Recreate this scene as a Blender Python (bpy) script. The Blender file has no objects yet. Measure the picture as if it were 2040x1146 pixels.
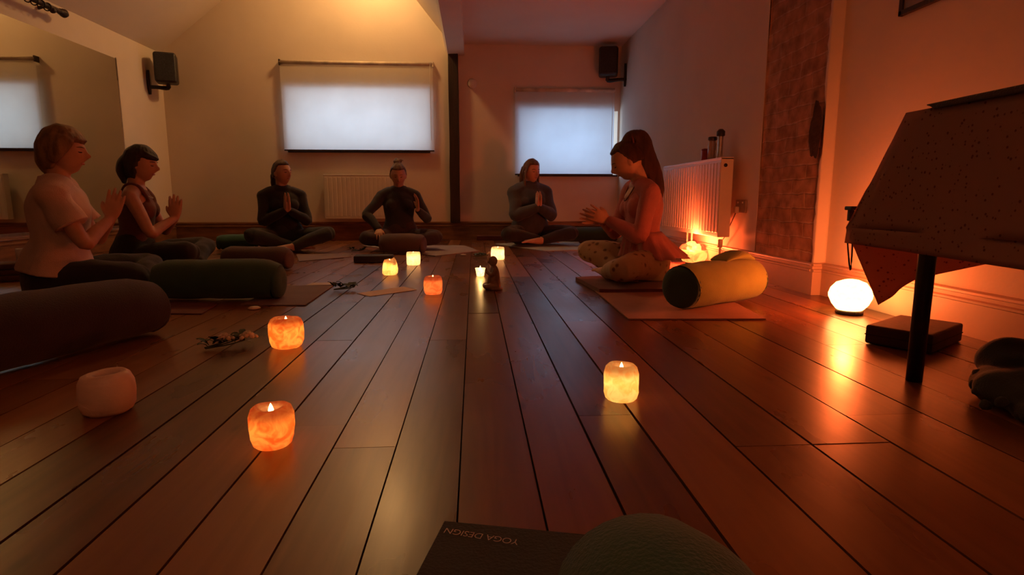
import bpy, bmesh, math, random
from mathutils import Vector as V, Matrix, noise
random.seed(7)
sc = bpy.context.scene
COL = sc.collection
R = math.radians
# ------------------------------------------------------------------ camera
F = 1160.0; H = 0.5; PX0, PY0 = 944.0, 396.0
PITCH = math.atan((573 - PY0) / F)
YAW = math.atan((1020 - PX0) / F * math.cos(PITCH))
cam_d = bpy.data.cameras.new('camera'); cam = bpy.data.objects.new('camera', cam_d); COL.objects.link(cam)
cam_d.sensor_fit = 'HORIZONTAL'; cam_d.sensor_width = 36.0; cam_d.lens = 36.0 * F / 2040.0
cam_d.clip_start = 0.02
cam.location = (0, 0, H); cam.rotation_euler = (math.pi / 2 - PITCH, 0, -YAW)
sc.camera = cam
CM = Matrix.Translation((0, 0, H)) @ cam.rotation_euler.to_matrix().to_4x4()
def ray(px, py):
    return (CM.to_3x3() @ V(((px - 1020) / F, -(py - 573) / F, -1.0)))
def at(px, py, z=0.0):                      # where the sight line meets height z
    d = ray(px, py); t = (z - H) / d.z
    return V((0, 0, H)) + d * t
def aty(px, py, y):
    d = ray(px, py); return V((0, 0, H)) + d * (y / d.y)
def atx(px, py, x):
    d = ray(px, py); return V((0, 0, H)) + d * (x / d.x)

# ------------------------------------------------------------------ materials
def nodes(name):
    m = bpy.data.materials.new(name); m.use_nodes = True
    nt = m.node_tree; return m, nt, nt.nodes['Principled BSDF'], nt.nodes['Material Output']
def N(nt, t, **k):
    n = nt.nodes.new(t)
    for a, b in k.items():
        if a in n.inputs: n.inputs[a].default_value = b
        else: setattr(n, a, b)
    return n
def ramp(nt, fac, stops):
    r = nt.nodes.new('ShaderNodeValToRGB'); e = r.color_ramp.elements
    while len(e) < len(stops): e.new(0.5)
    for el, (p, c) in zip(e, stops): el.position = p; el.color = (*c, 1)
    nt.links.new(fac, r.inputs[0]); return r
_cache = {}
def mat(name, c, rough=0.8, var=0.18, scale=9.0, bump=0.15, bscale=60.0, metal=0.0, spec=0.5, sheen=0.0, stretch=(1, 1, 1)):
    if name in _cache: return _cache[name]
    m, nt, p, o = nodes(name); L = nt.links.new
    tc = N(nt, 'ShaderNodeTexCoord'); mp = N(nt, 'ShaderNodeMapping'); mp.inputs['Scale'].default_value = stretch
    L(tc.outputs['Object'], mp.inputs[0])
    n1 = N(nt, 'ShaderNodeTexNoise', Scale=scale, Detail=5.0); L(mp.outputs[0], n1.inputs['Vector'])
    d = tuple(max(0, x * (1 - var * 1.6)) for x in c); b = tuple(min(1, x * (1 + var * 1.6)) for x in c)
    r = ramp(nt, n1.outputs['Fac'], [(0.3, d), (0.7, b)]); L(r.outputs[0], p.inputs['Base Color'])
    n2 = N(nt, 'ShaderNodeTexNoise', Scale=bscale, Detail=4.0); L(mp.outputs[0], n2.inputs['Vector'])
    bp = N(nt, 'ShaderNodeBump', Strength=bump, Distance=0.01); L(n2.outputs['Fac'], bp.inputs['Height'])
    L(bp.outputs[0], p.inputs['Normal'])
    p.inputs['Roughness'].default_value = rough; p.inputs['Metallic'].default_value = metal
    p.inputs['Specular IOR Level'].default_value = spec
    if sheen: p.inputs['Sheen Weight'].default_value = sheen
    _cache[name] = m; return m
def skin(name, c):
    m = mat(name, c, rough=0.55, var=0.08, scale=14, bump=0.05, bscale=200)
    return m
def wood_floor():
    m, nt, p, o = nodes('floor_boards'); L = nt.links.new
    tc = N(nt, 'ShaderNodeTexCoord'); at_ = N(nt, 'ShaderNodeVertexColor', layer_name='plank')
    sep = N(nt, 'ShaderNodeSeparateColor'); L(at_.outputs[0], sep.inputs[0])
    off = N(nt, 'ShaderNodeVectorMath', operation='MULTIPLY'); L(at_.outputs[0], off.inputs[0]); off.inputs[1].default_value = (30, 50, 9)
    add = N(nt, 'ShaderNodeVectorMath', operation='ADD'); L(tc.outputs['Object'], add.inputs[0]); L(off.outputs[0], add.inputs[1])
    mp = N(nt, 'ShaderNodeMapping'); mp.inputs['Scale'].default_value = (26, 1.7, 5); L(add.outputs[0], mp.inputs[0])
    g = N(nt, 'ShaderNodeTexNoise', Scale=1.0, Detail=7.0, Distortion=1.2); L(mp.outputs[0], g.inputs['Vector'])
    mp2 = N(nt, 'ShaderNodeMapping'); mp2.inputs['Scale'].default_value = (3.5, 1.2, 1); L(add.outputs[0], mp2.inputs[0])
    g2 = N(nt, 'ShaderNodeTexNoise', Scale=1.6, Detail=4.0); L(mp2.outputs[0], g2.inputs['Vector'])
    kn = N(nt, 'ShaderNodeTexVoronoi', Scale=1.0); mp3 = N(nt, 'ShaderNodeMapping'); mp3.inputs['Scale'].default_value = (5.5, 2.1, 1)
    L(add.outputs[0], mp3.inputs[0]); L(mp3.outputs[0], kn.inputs['Vector'])
    kr = ramp(nt, kn.outputs['Distance'], [(0.03, (0.1, 0.1, 0.1)), (0.085, (1, 1, 1))])
    a = N(nt, 'ShaderNodeMath', operation='MULTIPLY_ADD'); L(g.outputs['Fac'], a.inputs[0]); a.inputs[1].default_value = 0.55
    b = N(nt, 'ShaderNodeMath', operation='MULTIPLY_ADD'); L(g2.outputs['Fac'], b.inputs[0]); b.inputs[1].default_value = 0.35
    L(sep.outputs[0], b.inputs[2]); L(b.outputs[0], a.inputs[2])
    sc_ = N(nt, 'ShaderNodeMath', operation='MULTIPLY'); L(a.outputs[0], sc_.inputs[0]); sc_.inputs[1].default_value = 0.6
    cr = ramp(nt, sc_.outputs[0], [(0.2, (0.06, 0.02, 0.008)), (0.5, (0.19, 0.068, 0.024)), (0.8, (0.33, 0.135, 0.050))])
    mx = N(nt, 'ShaderNodeMixRGB', blend_type='MULTIPLY', Fac=0.7); L(cr.outputs[0], mx.inputs[1]); L(kr.outputs[0], mx.inputs[2])
    L(mx.outputs[0], p.inputs['Base Color'])
    rr = ramp(nt, g2.outputs['Fac'], [(0.25, (0.24,) * 3), (0.75, (0.36,) * 3)]); L(rr.outputs[0], p.inputs['Roughness'])
    bw = N(nt, 'ShaderNodeTexNoise', Scale=1.0, Detail=5.0); mp4 = N(nt, 'ShaderNodeMapping'); mp4.inputs['Scale'].default_value = (30, 9, 5)
    L(add.outputs[0], mp4.inputs[0]); L(mp4.outputs[0], bw.inputs['Vector'])
    bp = N(nt, 'ShaderNodeBump', Strength=0.035, Distance=0.008); L(bw.outputs['Fac'], bp.inputs['Height'])
    bp2 = N(nt, 'ShaderNodeBump', Strength=0.05, Distance=0.002); L(g.outputs['Fac'], bp2.inputs['Height']); L(bp.outputs[0], bp2.inputs['Normal'])
    L(bp2.outputs[0], p.inputs['Normal'])
    p.inputs['Specular IOR Level'].default_value = 0.4; p.inputs['Coat Weight'].default_value = 0.12; p.inputs['Coat Roughness'].default_value = 0.22
    return m
def brick_mat():
    m, nt, p, o = nodes('old_brick'); L = nt.links.new
    tc = N(nt, 'ShaderNodeTexCoord'); s = N(nt, 'ShaderNodeSeparateXYZ'); L(tc.outputs['Object'], s.inputs[0])
    c = N(nt, 'ShaderNodeCombineXYZ'); L(s.outputs['Y'], c.inputs[0]); L(s.outputs['Z'], c.inputs[1])
    nz = N(nt, 'ShaderNodeTexNoise', Scale=7.0, Detail=3.0); L(tc.outputs['Object'], nz.inputs['Vector'])
    w = N(nt, 'ShaderNodeVectorMath', operation='MULTIPLY_ADD'); L(nz.outputs['Color'], w.inputs[0]); w.inputs[1].default_value = (0.05, 0.035, 0); L(c.outputs[0], w.inputs[2])
    br = N(nt, 'ShaderNodeTexBrick', Scale=1.0); L(w.outputs[0], br.inputs['Vector'])
    br.inputs['Brick Width'].default_value = 0.23; br.inputs['Row Height'].default_value = 0.078; br.inputs['Mortar Size'].default_value = 0.007
    br.inputs['Mortar Smooth'].default_value = 0.6
    br.inputs['Color1'].default_value = (0.50, 0.31, 0.20, 1); br.inputs['Color2'].default_value = (0.40, 0.22, 0.13, 1); br.inputs['Mortar'].default_value = (0.52, 0.36, 0.25, 1)
    n2 = N(nt, 'ShaderNodeTexNoise', Scale=13.0, Detail=6.0); L(tc.outputs['Object'], n2.inputs['Vector'])
    r2 = ramp(nt, n2.outputs['Fac'], [(0.3, (0.4, 0.36, 0.33)), (0.65, (1.1, 1.05, 1.0))])
    mx = N(nt, 'ShaderNodeMixRGB', blend_type='MULTIPLY', Fac=0.85); L(br.outputs['Color'], mx.inputs[1]); L(r2.outputs[0], mx.inputs[2])
    L(mx.outputs[0], p.inputs['Base Color']); p.inputs['Roughness'].default_value = 0.95
    iv = N(nt, 'ShaderNodeMath', operation='SUBTRACT'); iv.inputs[0].default_value = 1.0; L(br.outputs['Fac'], iv.inputs[1])
    hh = N(nt, 'ShaderNodeMath', operation='MULTIPLY_ADD'); L(n2.outputs['Fac'], hh.inputs[0]); hh.inputs[1].default_value = 1.1; L(iv.outputs[0], hh.inputs[2])
    bp = N(nt, 'ShaderNodeBump', Strength=0.6, Distance=0.012); L(hh.outputs[0], bp.inputs['Height']); L(bp.outputs[0], p.inputs['Normal'])
    return m
def blind_mat(name, tint):
    m, nt, p, o = nodes(name); L = nt.links.new
    tc = N(nt, 'ShaderNodeTexCoord'); n = N(nt, 'ShaderNodeTexNoise', Scale=3.0, Detail=3.0); L(tc.outputs['Object'], n.inputs['Vector'])
    r = ramp(nt, n.outputs['Fac'], [(0.3, tuple(x * 0.86 for x in tint)), (0.7, tint)])
    d = N(nt, 'ShaderNodeBsdfDiffuse'); t = N(nt, 'ShaderNodeBsdfTranslucent'); mx = N(nt, 'ShaderNodeMixShader', Fac=0.5)
    d.inputs['Color'].default_value = (0.8, 0.74, 0.62, 1); L(r.outputs[0], t.inputs['Color'])
    L(d.outputs[0], mx.inputs[1]); L(t.outputs[0], mx.inputs[2]); L(mx.outputs[0], o.inputs[0]); return m
def glass_mat():
    m, nt, p, o = nodes('window_glass'); L = nt.links.new
    g = N(nt, 'ShaderNodeBsdfGlossy', Roughness=0.05); t = N(nt, 'ShaderNodeBsdfTransparent'); mx = N(nt, 'ShaderNodeMixShader', Fac=0.06)
    L(t.outputs[0], mx.inputs[1]); L(g.outputs[0], mx.inputs[2]); L(mx.outputs[0], o.inputs[0]); return m
def mirror_mat():
    m, nt, p, o = nodes('mirror_glass'); L = nt.links.new
    p.inputs['Base Color'].default_value = (0.62, 0.62, 0.58, 1); p.inputs['Metallic'].default_value = 1; p.inputs['Roughness'].default_value = 0.012
    n = N(nt, 'ShaderNodeTexNoise', Scale=2.0); r = ramp(nt, n.outputs['Fac'], [(0.3, (0.60, 0.60, 0.55)), (0.7, (0.66, 0.65, 0.6))]); L(r.outputs[0], p.inputs['Base Color']); return m
def salt_mat(name, dark, light, emis, em_strength, scale=22.0, trans=0.75, dif=(0.62, 0.38, 0.27)):
    """rock salt: lets the flame inside shine through, veined and uneven"""
    m, nt, p, o = nodes(name); L = nt.links.new
    tc = N(nt, 'ShaderNodeTexCoord')
    n = N(nt, 'ShaderNodeTexNoise', Scale=scale, Detail=5.0, Distortion=1.5); L(tc.outputs['Object'], n.inputs['Vector'])
    r = ramp(nt, n.outputs['Fac'], [(0.40, dark), (0.60, light)])
    d = N(nt, 'ShaderNodeBsdfDiffuse'); d.inputs['Color'].default_value = (*dif, 1)
    t = N(nt, 'ShaderNodeBsdfTranslucent'); L(r.outputs[0], t.inputs['Color'])
    mx = N(nt, 'ShaderNodeMixShader', Fac=trans); L(d.outputs[0], mx.inputs[1]); L(t.outputs[0], mx.inputs[2])
    gl = N(nt, 'ShaderNodeBsdfGlossy', Roughness=0.35); mg = N(nt, 'ShaderNodeMixShader', Fac=0.04); L(mx.outputs[0], mg.inputs[1]); L(gl.outputs[0], mg.inputs[2])
    e = N(nt, 'ShaderNodeEmission', Strength=em_strength)
    r2 = ramp(nt, n.outputs['Fac'], [(0.34, tuple(x * 0.45 for x in emis)), (0.66, emis)]); L(r2.outputs[0], e.inputs['Color'])
    ad = N(nt, 'ShaderNodeAddShader'); L(mg.outputs[0], ad.inputs[0]); L(e.outputs[0], ad.inputs[1]); L(ad.outputs[0], o.inputs[0])
    bp = N(nt, 'ShaderNodeBump', Strength=0.5, Distance=0.006); L(n.outputs['Fac'], bp.inputs['Height'])
    for s in (d, gl): L(bp.outputs[0], s.inputs['Normal'])
    return m
def emit(name, c, s):
    m, nt, p, o = nodes(name); L = nt.links.new
    n = N(nt, 'ShaderNodeTexNoise', Scale=9.0); r = ramp(nt, n.outputs['Fac'], [(0.3, tuple(x * 0.85 for x in c)), (0.7, c)])
    e = N(nt, 'ShaderNodeEmission', Strength=s); L(r.outputs[0], e.inputs[0]); L(e.outputs[0], o.inputs[0]); return m
def spots(name, base, spot, scale, lo, hi, trans=0.0, rough=0.85):
    m, nt, p, o = nodes(name); L = nt.links.new
    tc = N(nt, 'ShaderNodeTexCoord'); v = N(nt, 'ShaderNodeTexVoronoi', Scale=scale); L(tc.outputs['Object'], v.inputs['Vector'])
    n = N(nt, 'ShaderNodeTexNoise', Scale=scale * 0.7, Detail=3.0); L(tc.outputs['Object'], n.inputs['Vector'])
    a = N(nt, 'ShaderNodeMath', operation='MULTIPLY_ADD'); L(n.outputs['Fac'], a.inputs[0]); a.inputs[1].default_value = 0.25; L(v.outputs['Distance'], a.inputs[2])
    r = ramp(nt, a.outputs[0], [(lo, spot), (hi, base)]); L(r.outputs[0], p.inputs['Base Color']); p.inputs['Roughness'].default_value = rough
    if trans:
        t = N(nt, 'ShaderNodeBsdfTranslucent'); L(r.outputs[0], t.inputs['Color']); mx = N(nt, 'ShaderNodeMixShader', Fac=trans)
        L(p.outputs[0], mx.inputs[1]); L(t.outputs[0], mx.inputs[2]); L(mx.outputs[0], o.inputs[0])
    return m

M_WALL = mat('cream_plaster', (0.70, 0.62, 0.53), 0.9, 0.04, 1.5, 0.08, 40)
M_CEIL = mat('ceiling_paint', (0.72, 0.65, 0.57), 0.9, 0.03, 1.5, 0.05, 40)
M_SKIRT = mat('varnished_skirting', (0.20, 0.085, 0.035), 0.4, 0.25, 4, 0.1, 30, stretch=(1, 1, 6))
M_SKIRT_R = mat('painted_skirting', (0.50, 0.36, 0.28), 0.45, 0.06, 4, 0.05, 30)
M_POST = mat('dark_oak', (0.022, 0.009, 0.005), 0.6, 0.3, 6, 0.4, 40, stretch=(4, 4, 0.5))
M_BLACK = mat('black_plastic', (0.018, 0.017, 0.017), 0.45, 0.2, 20, 0.05, 90)
M_BLACKM = mat('black_metal', (0.02, 0.016, 0.014), 0.35, 0.2, 20, 0.05, 90, metal=0.4)
M_WHITE = mat('white_enamel', (0.72, 0.66, 0.58), 0.35, 0.03, 5, 0.02, 30)
M_STEEL = mat('brushed_steel', (0.55, 0.52, 0.5), 0.3, 0.1, 30, 0.05, 90, metal=1.0)
M_FLOOR = wood_floor(); M_GAP = mat('board_gap', (0.012, 0.005, 0.003), 0.9)
M_BRICK = brick_mat(); M_GLASS = glass_mat(); M_MIRROR = mirror_mat()

# ------------------------------------------------------------------ object helpers
def link(name, bm, m, parent=None, smooth=True, loc=None):
    me = bpy.data.meshes.new(name); bmesh.ops.recalc_face_normals(bm, faces=bm.faces[:]); bm.to_mesh(me); bm.free()
    for x in (m if isinstance(m, (list, tuple)) else [m]): me.materials.append(x)
    if smooth:
        for p in me.polygons: p.use_smooth = True
    o = bpy.data.objects.new(name, me); COL.objects.link(o)
    if parent: o.parent = parent
    if loc is not None: o.location = loc
    return o
def empty(name, loc=(0, 0, 0), rz=0.0, s=1.0):
    o = bpy.data.objects.new(name, None); COL.objects.link(o); o.location = loc; o.rotation_euler = (0, 0, rz); o.scale = (s, s, s); o.empty_display_size = 0.1; return o
def tag(o, label, cat, group=None):
    o['label'] = label; o['category'] = cat
    if group: o['group'] = group
    return o
def struct(o): o['kind'] = 'structure'; return o
def bevel(o, w=0.004, seg=2):
    b = o.modifiers.new('bevel', 'BEVEL'); b.width = w; b.segments = seg; b.limit_method = 'ANGLE'; b.angle_limit = R(40); return o
def box(bm, lo, hi, rot=None, c=None):
    r = bmesh.ops.create_cube(bm, size=1.0)['verts']
    lo, hi = V(lo), V(hi); s = hi - lo; m = (lo + hi) / 2
    for v in r:
        v.co = V((v.co.x * s.x, v.co.y * s.y, v.co.z * s.z)) + m
        if rot: v.co = rot @ v.co
    return r
def cat(P, i, t):
    p0, p1, p2, p3 = P[max(i - 1, 0)], P[i], P[i + 1], P[min(i + 2, len(P) - 1)]
    return 0.5 * ((2 * p1) + (p2 - p0) * t + (2 * p0 - 5 * p1 + 4 * p2 - p3) * t * t + (3 * p1 - p0 - 3 * p2 + p3) * t ** 3)
def tube(bm, pts, rad, ref=(0, 0, 1), n=16, sub=4, cap=True, flat=False):
    pts = [V(p) for p in pts]; ref = V(ref)
    rr = [V((r, r, 0)) if not isinstance(r, (tuple, list)) else V((r[0], r[1], 0)) for r in rad]
    P, Q = [], []
    for i in range(len(pts) - 1):
        for k in range(sub):
            t = k / sub; P.append(cat(pts, i, t)); Q.append(cat(rr, i, t))
    P.append(pts[-1]); Q.append(rr[-1])
    T = []
    for i in range(len(P)):
        t = (P[min(i + 1, len(P) - 1)] - P[max(i - 1, 0)]); T.append(t.normalized() if t.length > 1e-9 else V((0, 0, 1)))
    if cap and not flat:
        a, b = [], []
        for ang in (75, 50, 25):
            r0 = min(Q[0]); r0 = min(Q[0].x, Q[0].y); r1 = min(Q[-1].x, Q[-1].y)
            a.append((P[0] - T[0] * r0 * math.sin(R(ang)), Q[0] * math.cos(R(ang)), T[0]))
            b.append((P[-1] + T[-1] * r1 * math.sin(R(ang)), Q[-1] * math.cos(R(ang)), T[-1]))
        b.reverse()
        P = [x[0] for x in a] + P + [x[0] for x in b]; Q = [x[1] for x in a] + Q + [x[1] for x in b]; T = [x[2] for x in a] + T + [x[2] for x in b]
    rings = []; prev = None
    for p, q, t in zip(P, Q, T):
        s = ref - t * ref.dot(t)
        if s.length < 0.05: s = prev if prev is not None else V((1, 0, 0)) - t * t.x
        s.normalize(); prev = s; u = t.cross(s)
        rings.append([bm.verts.new(p + s * math.cos(2 * math.pi * k / n) * q.x + u * math.sin(2 * math.pi * k / n) * q.y) for k in range(n)])
    for a, b in zip(rings, rings[1:]):
        for k in range(n): bm.faces.new((a[k], a[(k + 1) % n], b[(k + 1) % n], b[k]))
    if cap:
        bm.faces.new(rings[0][::-1]); bm.faces.new(rings[-1])
    return rings
def lathe(bm, prof, n=28, c=(0, 0, 0), M=None, wob=0.0, seed=0):
    rings = []
    for r, z in prof:
        ring = []
        for k in range(n):
            a = 2 * math.pi * k / n; p = V((r * math.cos(a), r * math.sin(a), z))
            if wob:
                d = noise.noise(V((p.x * 22 + seed, p.y * 22, p.z * 22))) * wob + noise.noise(V((p.x * 9 + seed, p.y * 9 + 5, p.z * 9))) * wob * 1.8
                if r > 0.001: p = p + p.normalized() * d
            if M: p = M @ p
            ring.append(bm.verts.new(p + V(c)))
        rings.append(ring)
    for a, b in zip(rings, rings[1:]):
        for k in range(n): bm.faces.new((a[k], a[(k + 1) % n], b[(k + 1) % n], b[k]))
    bm.faces.new(rings[0][::-1]); bm.faces.new(rings[-1]); return rings
def bake(bm, voxel, it=4, factor=0.5):
    """fuse overlapping shapes into one continuous skin"""
    bmesh.ops.recalc_face_normals(bm, faces=bm.faces[:])
    me = bpy.data.meshes.new('tmp'); bm.to_mesh(me); bm.free(); o = bpy.data.objects.new('tmp', me); COL.objects.link(o)
    r = o.modifiers.new('r', 'REMESH'); r.mode = 'VOXEL'; r.voxel_size = voxel
    s = o.modifiers.new('s', 'SMOOTH'); s.iterations = it; s.factor = factor
    dg = bpy.context.evaluated_depsgraph_get(); dg.update()
    e = bpy.data.meshes.new_from_object(o.evaluated_get(dg)); bpy.data.objects.remove(o); bpy.data.meshes.remove(me)
    return e
def link_me(name, me, m, parent, zmin=None):
    if zmin is not None:
        for v in me.vertices:
            if v.co.z < zmin: v.co.z = zmin
    me.materials.clear(); me.materials.append(m); me.name = name
    for p in me.polygons: p.use_smooth = True
    o = bpy.data.objects.new(name, me); COL.objects.link(o); o.parent = parent; return o
def quad(bm, pts, mi=0):
    f = bm.faces.new([bm.verts.new(V(p)) for p in pts]); f.material_index = mi; return f
def disp(bm, amp, scale, seed=0.0, zmin=None):
    bm.normal_update()
    for v in bm.verts:
        if zmin is not None and v.co.z < zmin: continue
        v.co += v.normal * noise.noise(v.co * scale + V((seed, seed * 2, 0))) * amp

# ------------------------------------------------------------------ room shell
YB, YF, XL, XR, XN = 7.2, -1.6, -3.55, 1.776, 1.825    # back, front, left, right (far), right (near) faces
ZR = aty(1060, 90, 7.2).z; ZL = 2.14
PIER_Y0 = atx(1618, 587, XR).y; PIER_Y1 = atx(1503, 500, XR).y
# floor
bm = bmesh.new(); cl = bm.loops.layers.float_color.new('plank')
edges = [-0.70, -0.568, -0.43, -0.29, -0.163, -0.031, 0.107, 0.2365, 0.3665, 0.527, 0.69, 0.86, 1.05]
while edges[0] > XL: edges.insert(0, edges[0] - random.choice((0.13, 0.14, 0.15)))
while edges[-1] < XN: edges.append(edges[-1] + random.choice((0.15, 0.16, 0.17)))
cuts_fixed = {7: [at(1190, 827).y], 9: [at(1660, 884).y], 10: [at(1660, 884).y]}
for i, (x0, x1) in enumerate(zip(edges, edges[1:])):
    ys = [YF]
    for c in cuts_fixed.get(i - edges.index(0.107) + 6, []): ys.append(c)
    while ys[-1] < YB: ys.append(ys[-1] + random.uniform(1.7, 4.0))
    ys[-1] = YB
    g = random.uniform(0.0009, 0.0032)
    for y0, y1 in zip(ys, ys[1:]):
        col = (random.random() * 0.8, random.random(), random.random(), 1); tz = random.uniform(-0.0012, 0.0)
        n = 6
        for f_, lo, hi in ((0, V((x0 + g, y0 + 0.0012, tz)), V((x1 - g, y1 - 0.0012, tz))),):
            vs = [bm.verts.new(p) for p in ((lo.x, lo.y, tz), (hi.x, lo.y, tz), (hi.x, hi.y, tz), (lo.x, hi.y, tz))]
            dn = [bm.verts.new(v.co + V((0, 0, -0.012))) for v in vs]
            fs = [bm.faces.new(vs)] + [bm.faces.new((vs[k], dn[k], dn[(k + 1) % 4], vs[(k + 1) % 4])) for k in range(4)]
            for f in fs:
                for l in f.loops: l[cl] = col
quad(bm, ((XL - .3, YF - .3, -0.011), (XN + .3, YF - .3, -0.011), (XN + .3, YB + .3, -0.011), (XL - .3, YB + .3, -0.011)), 1)
struct(link('floor', bm, [M_FLOOR, M_GAP], smooth=False))
# back wall with two window openings
w1a, w1b = aty(580, 300, YB), aty(853, 182, YB); w2a, w2b = aty(1036, 348, YB), aty(1231, 222, YB)
W1 = (w1a.x, w1b.x, w1a.z, w1b.z); W2 = (w2a.x, w2b.x, w2a.z, w2b.z)
def slope_l(x): return ZL + 0.80 * (x - XL)
def slope_r(x): return 2.50 - 1.233 * (x + 0.423)
XRIDGE = (2.50 - 1.233 * 0.423 - ZL + 0.80 * XL) / (0.80 + 1.233); ZRIDGE = slope_l(XRIDGE)
BX0, BX1 = aty(893, 115, 7.2).x, aty(925, 110, 7.2).x      # the boxed beam running down the room
bm = bmesh.new(); T = 0.42
xs = [XL - .3, W1[0], W1[1], W2[0], W2[1], XN + .3]
for k, (a, b) in enumerate(zip(xs, xs[1:])):
    W = W1 if k == 1 else W2 if k == 3 else None
    if W: box(bm, (a, YB, -0.02), (b, YB + T, W[2])); box(bm, (a, YB, W[3]), (b, YB + T, 2.3))
    else: box(bm, (a, YB, -0.02), (b, YB + T, 2.3))
box(bm, (XL - .3, YB, 2.3), (XN + .3, YB + T, 4.4))
struct(link('wall_back', bm, M_WALL, smooth=False))
bm = bmesh.new(); box(bm, (XL - .2, YF, -0.02), (XL, YB, ZL + .05)); struct(link('wall_left', bm, M_WALL, smooth=False))
bm = bmesh.new(); box(bm, (XL - .3, YF - .2, -0.02), (XN + .3, YF, 4.4)); struct(link('wall_front', bm, M_WALL, smooth=False))
bm = bmesh.new(); box(bm, (XR, PIER_Y1, -0.02), (XN + .2, YB, ZR + .05)); box(bm, (XN, YF, -0.02), (XN + .2, PIER_Y1, ZR + .05))
struct(link('wall_right', bm, M_WALL, smooth=False))
# stripped brick pier with a ragged plaster edge on the camera side
bm = bmesh.new()
box(bm, (XR, PIER_Y0 + 0.004, 0.0), (XN - .001, PIER_Y1, ZR))
bmesh.ops.subdivide_edges(bm, edges=[e for e in bm.edges], cuts=14, use_grid_fill=True)
for v in bm.verts:
    if v.co.x < XR + 0.001: v.co.x += 0.003 + 0.010 * (noise.noise(v.co * 9) + 0.3) * (1 if 0.02 < v.co.z < ZR - .02 else 0)
struct(link('wall_pier', bm, M_BRICK))
bm = bmesh.new(); rows = 60; A = []
for i in range(rows + 1):
    z = ZR * i / rows; w = 0.024 + 0.012 * noise.noise(V((0, 3, z * 7))) + 0.012 * noise.noise(V((1, 3, z * 25)))
    if 0.68 < z < 1.02: w -= 0.045 * math.sin((z - 0.68) / 0.34 * math.pi)
    w = max(w, 0.002)
    A.append([bm.verts.new(p) for p in ((XR - .004, PIER_Y0 + w, z), (XR - .006, PIER_Y0 + w * .4, z), (XR - .005, PIER_Y0 - .003, z), (XN - .006, PIER_Y0 - .003, z), (XN - .002, PIER_Y0 - .012, z), (XN + .01, PIER_Y0 - .03, z))])
for a, b in zip(A, A[1:]):
    for k in range(5): bm.faces.new((a[k], a[k + 1], b[k + 1], b[k]))
struct(link('trim_1', bm, M_WALL))
bm = bmesh.new()        # flat dark patch: shade of a hole in the brick painted as colour
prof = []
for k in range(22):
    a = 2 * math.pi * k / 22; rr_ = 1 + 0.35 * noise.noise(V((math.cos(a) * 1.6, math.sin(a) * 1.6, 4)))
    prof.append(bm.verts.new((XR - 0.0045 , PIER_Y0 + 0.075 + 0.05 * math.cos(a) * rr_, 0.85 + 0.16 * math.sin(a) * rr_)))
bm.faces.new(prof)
struct(link('trim_2', bm, mat('painted_hole_shade', (0.045, 0.026, 0.015), 1.0, 0.3, 20, 0.6, 60), smooth=False))
# ceilings
bm = bmesh.new()
def slab(bm, p, q, y0, y1, th=0.1):
    p, q = V((p[0], 0, p[1])), V((q[0], 0, q[1])); d = (q - p).normalized(); up = V((-d.z, 0, d.x))
    if up.z < 0: up = -up
    vs = []
    for y in (y0, y1):
        for c in (p, q, q + up * th, p + up * th): vs.append(bm.verts.new((c.x, y, c.z)))
    for f in ((0, 1, 2, 3), (7, 6, 5, 4), (0, 4, 5, 1), (1, 5, 6, 2), (2, 6, 7, 3), (3, 7, 4, 0)): bm.faces.new([vs[i] for i in f])
slab(bm, (XL - .15, slope_l(XL - .15)), (XRIDGE, ZRIDGE), YF, YB); slab(bm, (XRIDGE, ZRIDGE), (BX0 + .06, slope_r(BX0 + .06)), YF, YB)
box(bm, (BX1 - .05, YF, ZR), (XN + .2, YB, ZR + .1))
struct(link('ceiling', bm, M_CEIL, smooth=False))
ZBM = aty(905, 112, YB).z
bm = bmesh.new()
A = []
for y in (YF, YB - 0.0):
    A.append([bm.verts.new(p) for p in ((BX0 - 0.05, y, slope_r(BX0 - 0.05) + .05), (BX0 - 0.03, y, ZBM + .06), (BX0, y, ZBM), (BX1, y, ZBM + .01), (BX1 + .004, y, ZR + .05), (BX0, y, ZR + .2))])
for k in range(6): bm.faces.new((A[0][k], A[0][(k + 1) % 6], A[1][(k + 1) % 6], A[1][k]))
bm.faces.new(A[0]); bm.faces.new(A[1][::-1])
struct(link('trim_3', bm, M_CEIL, smooth=False))
pa, pb = aty(895.5, 300, YB - .05), aty(915, 300, YB - .05)
SKB = aty(700, 442, YB).z; SKR = 0.168
bm = bmesh.new(); box(bm, (pa.x, YB - .1, SKB - .01), (pb.x, YB + .02, ZBM + .02)); bmesh.ops.subdivide_edges(bm, edges=[e for e in bm.edges if abs(e.verts[0].co.z - e.verts[1].co.z) > .5], cuts=14)
for v in bm.verts: v.co.x += 0.006 * noise.noise(v.co * 3); v.co.y += 0.006 * noise.noise(v.co * 3 + V((9, 0, 0)))
o = struct(link('trim_4', bm, M_POST, smooth=False)); bevel(o, 0.006)
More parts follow.
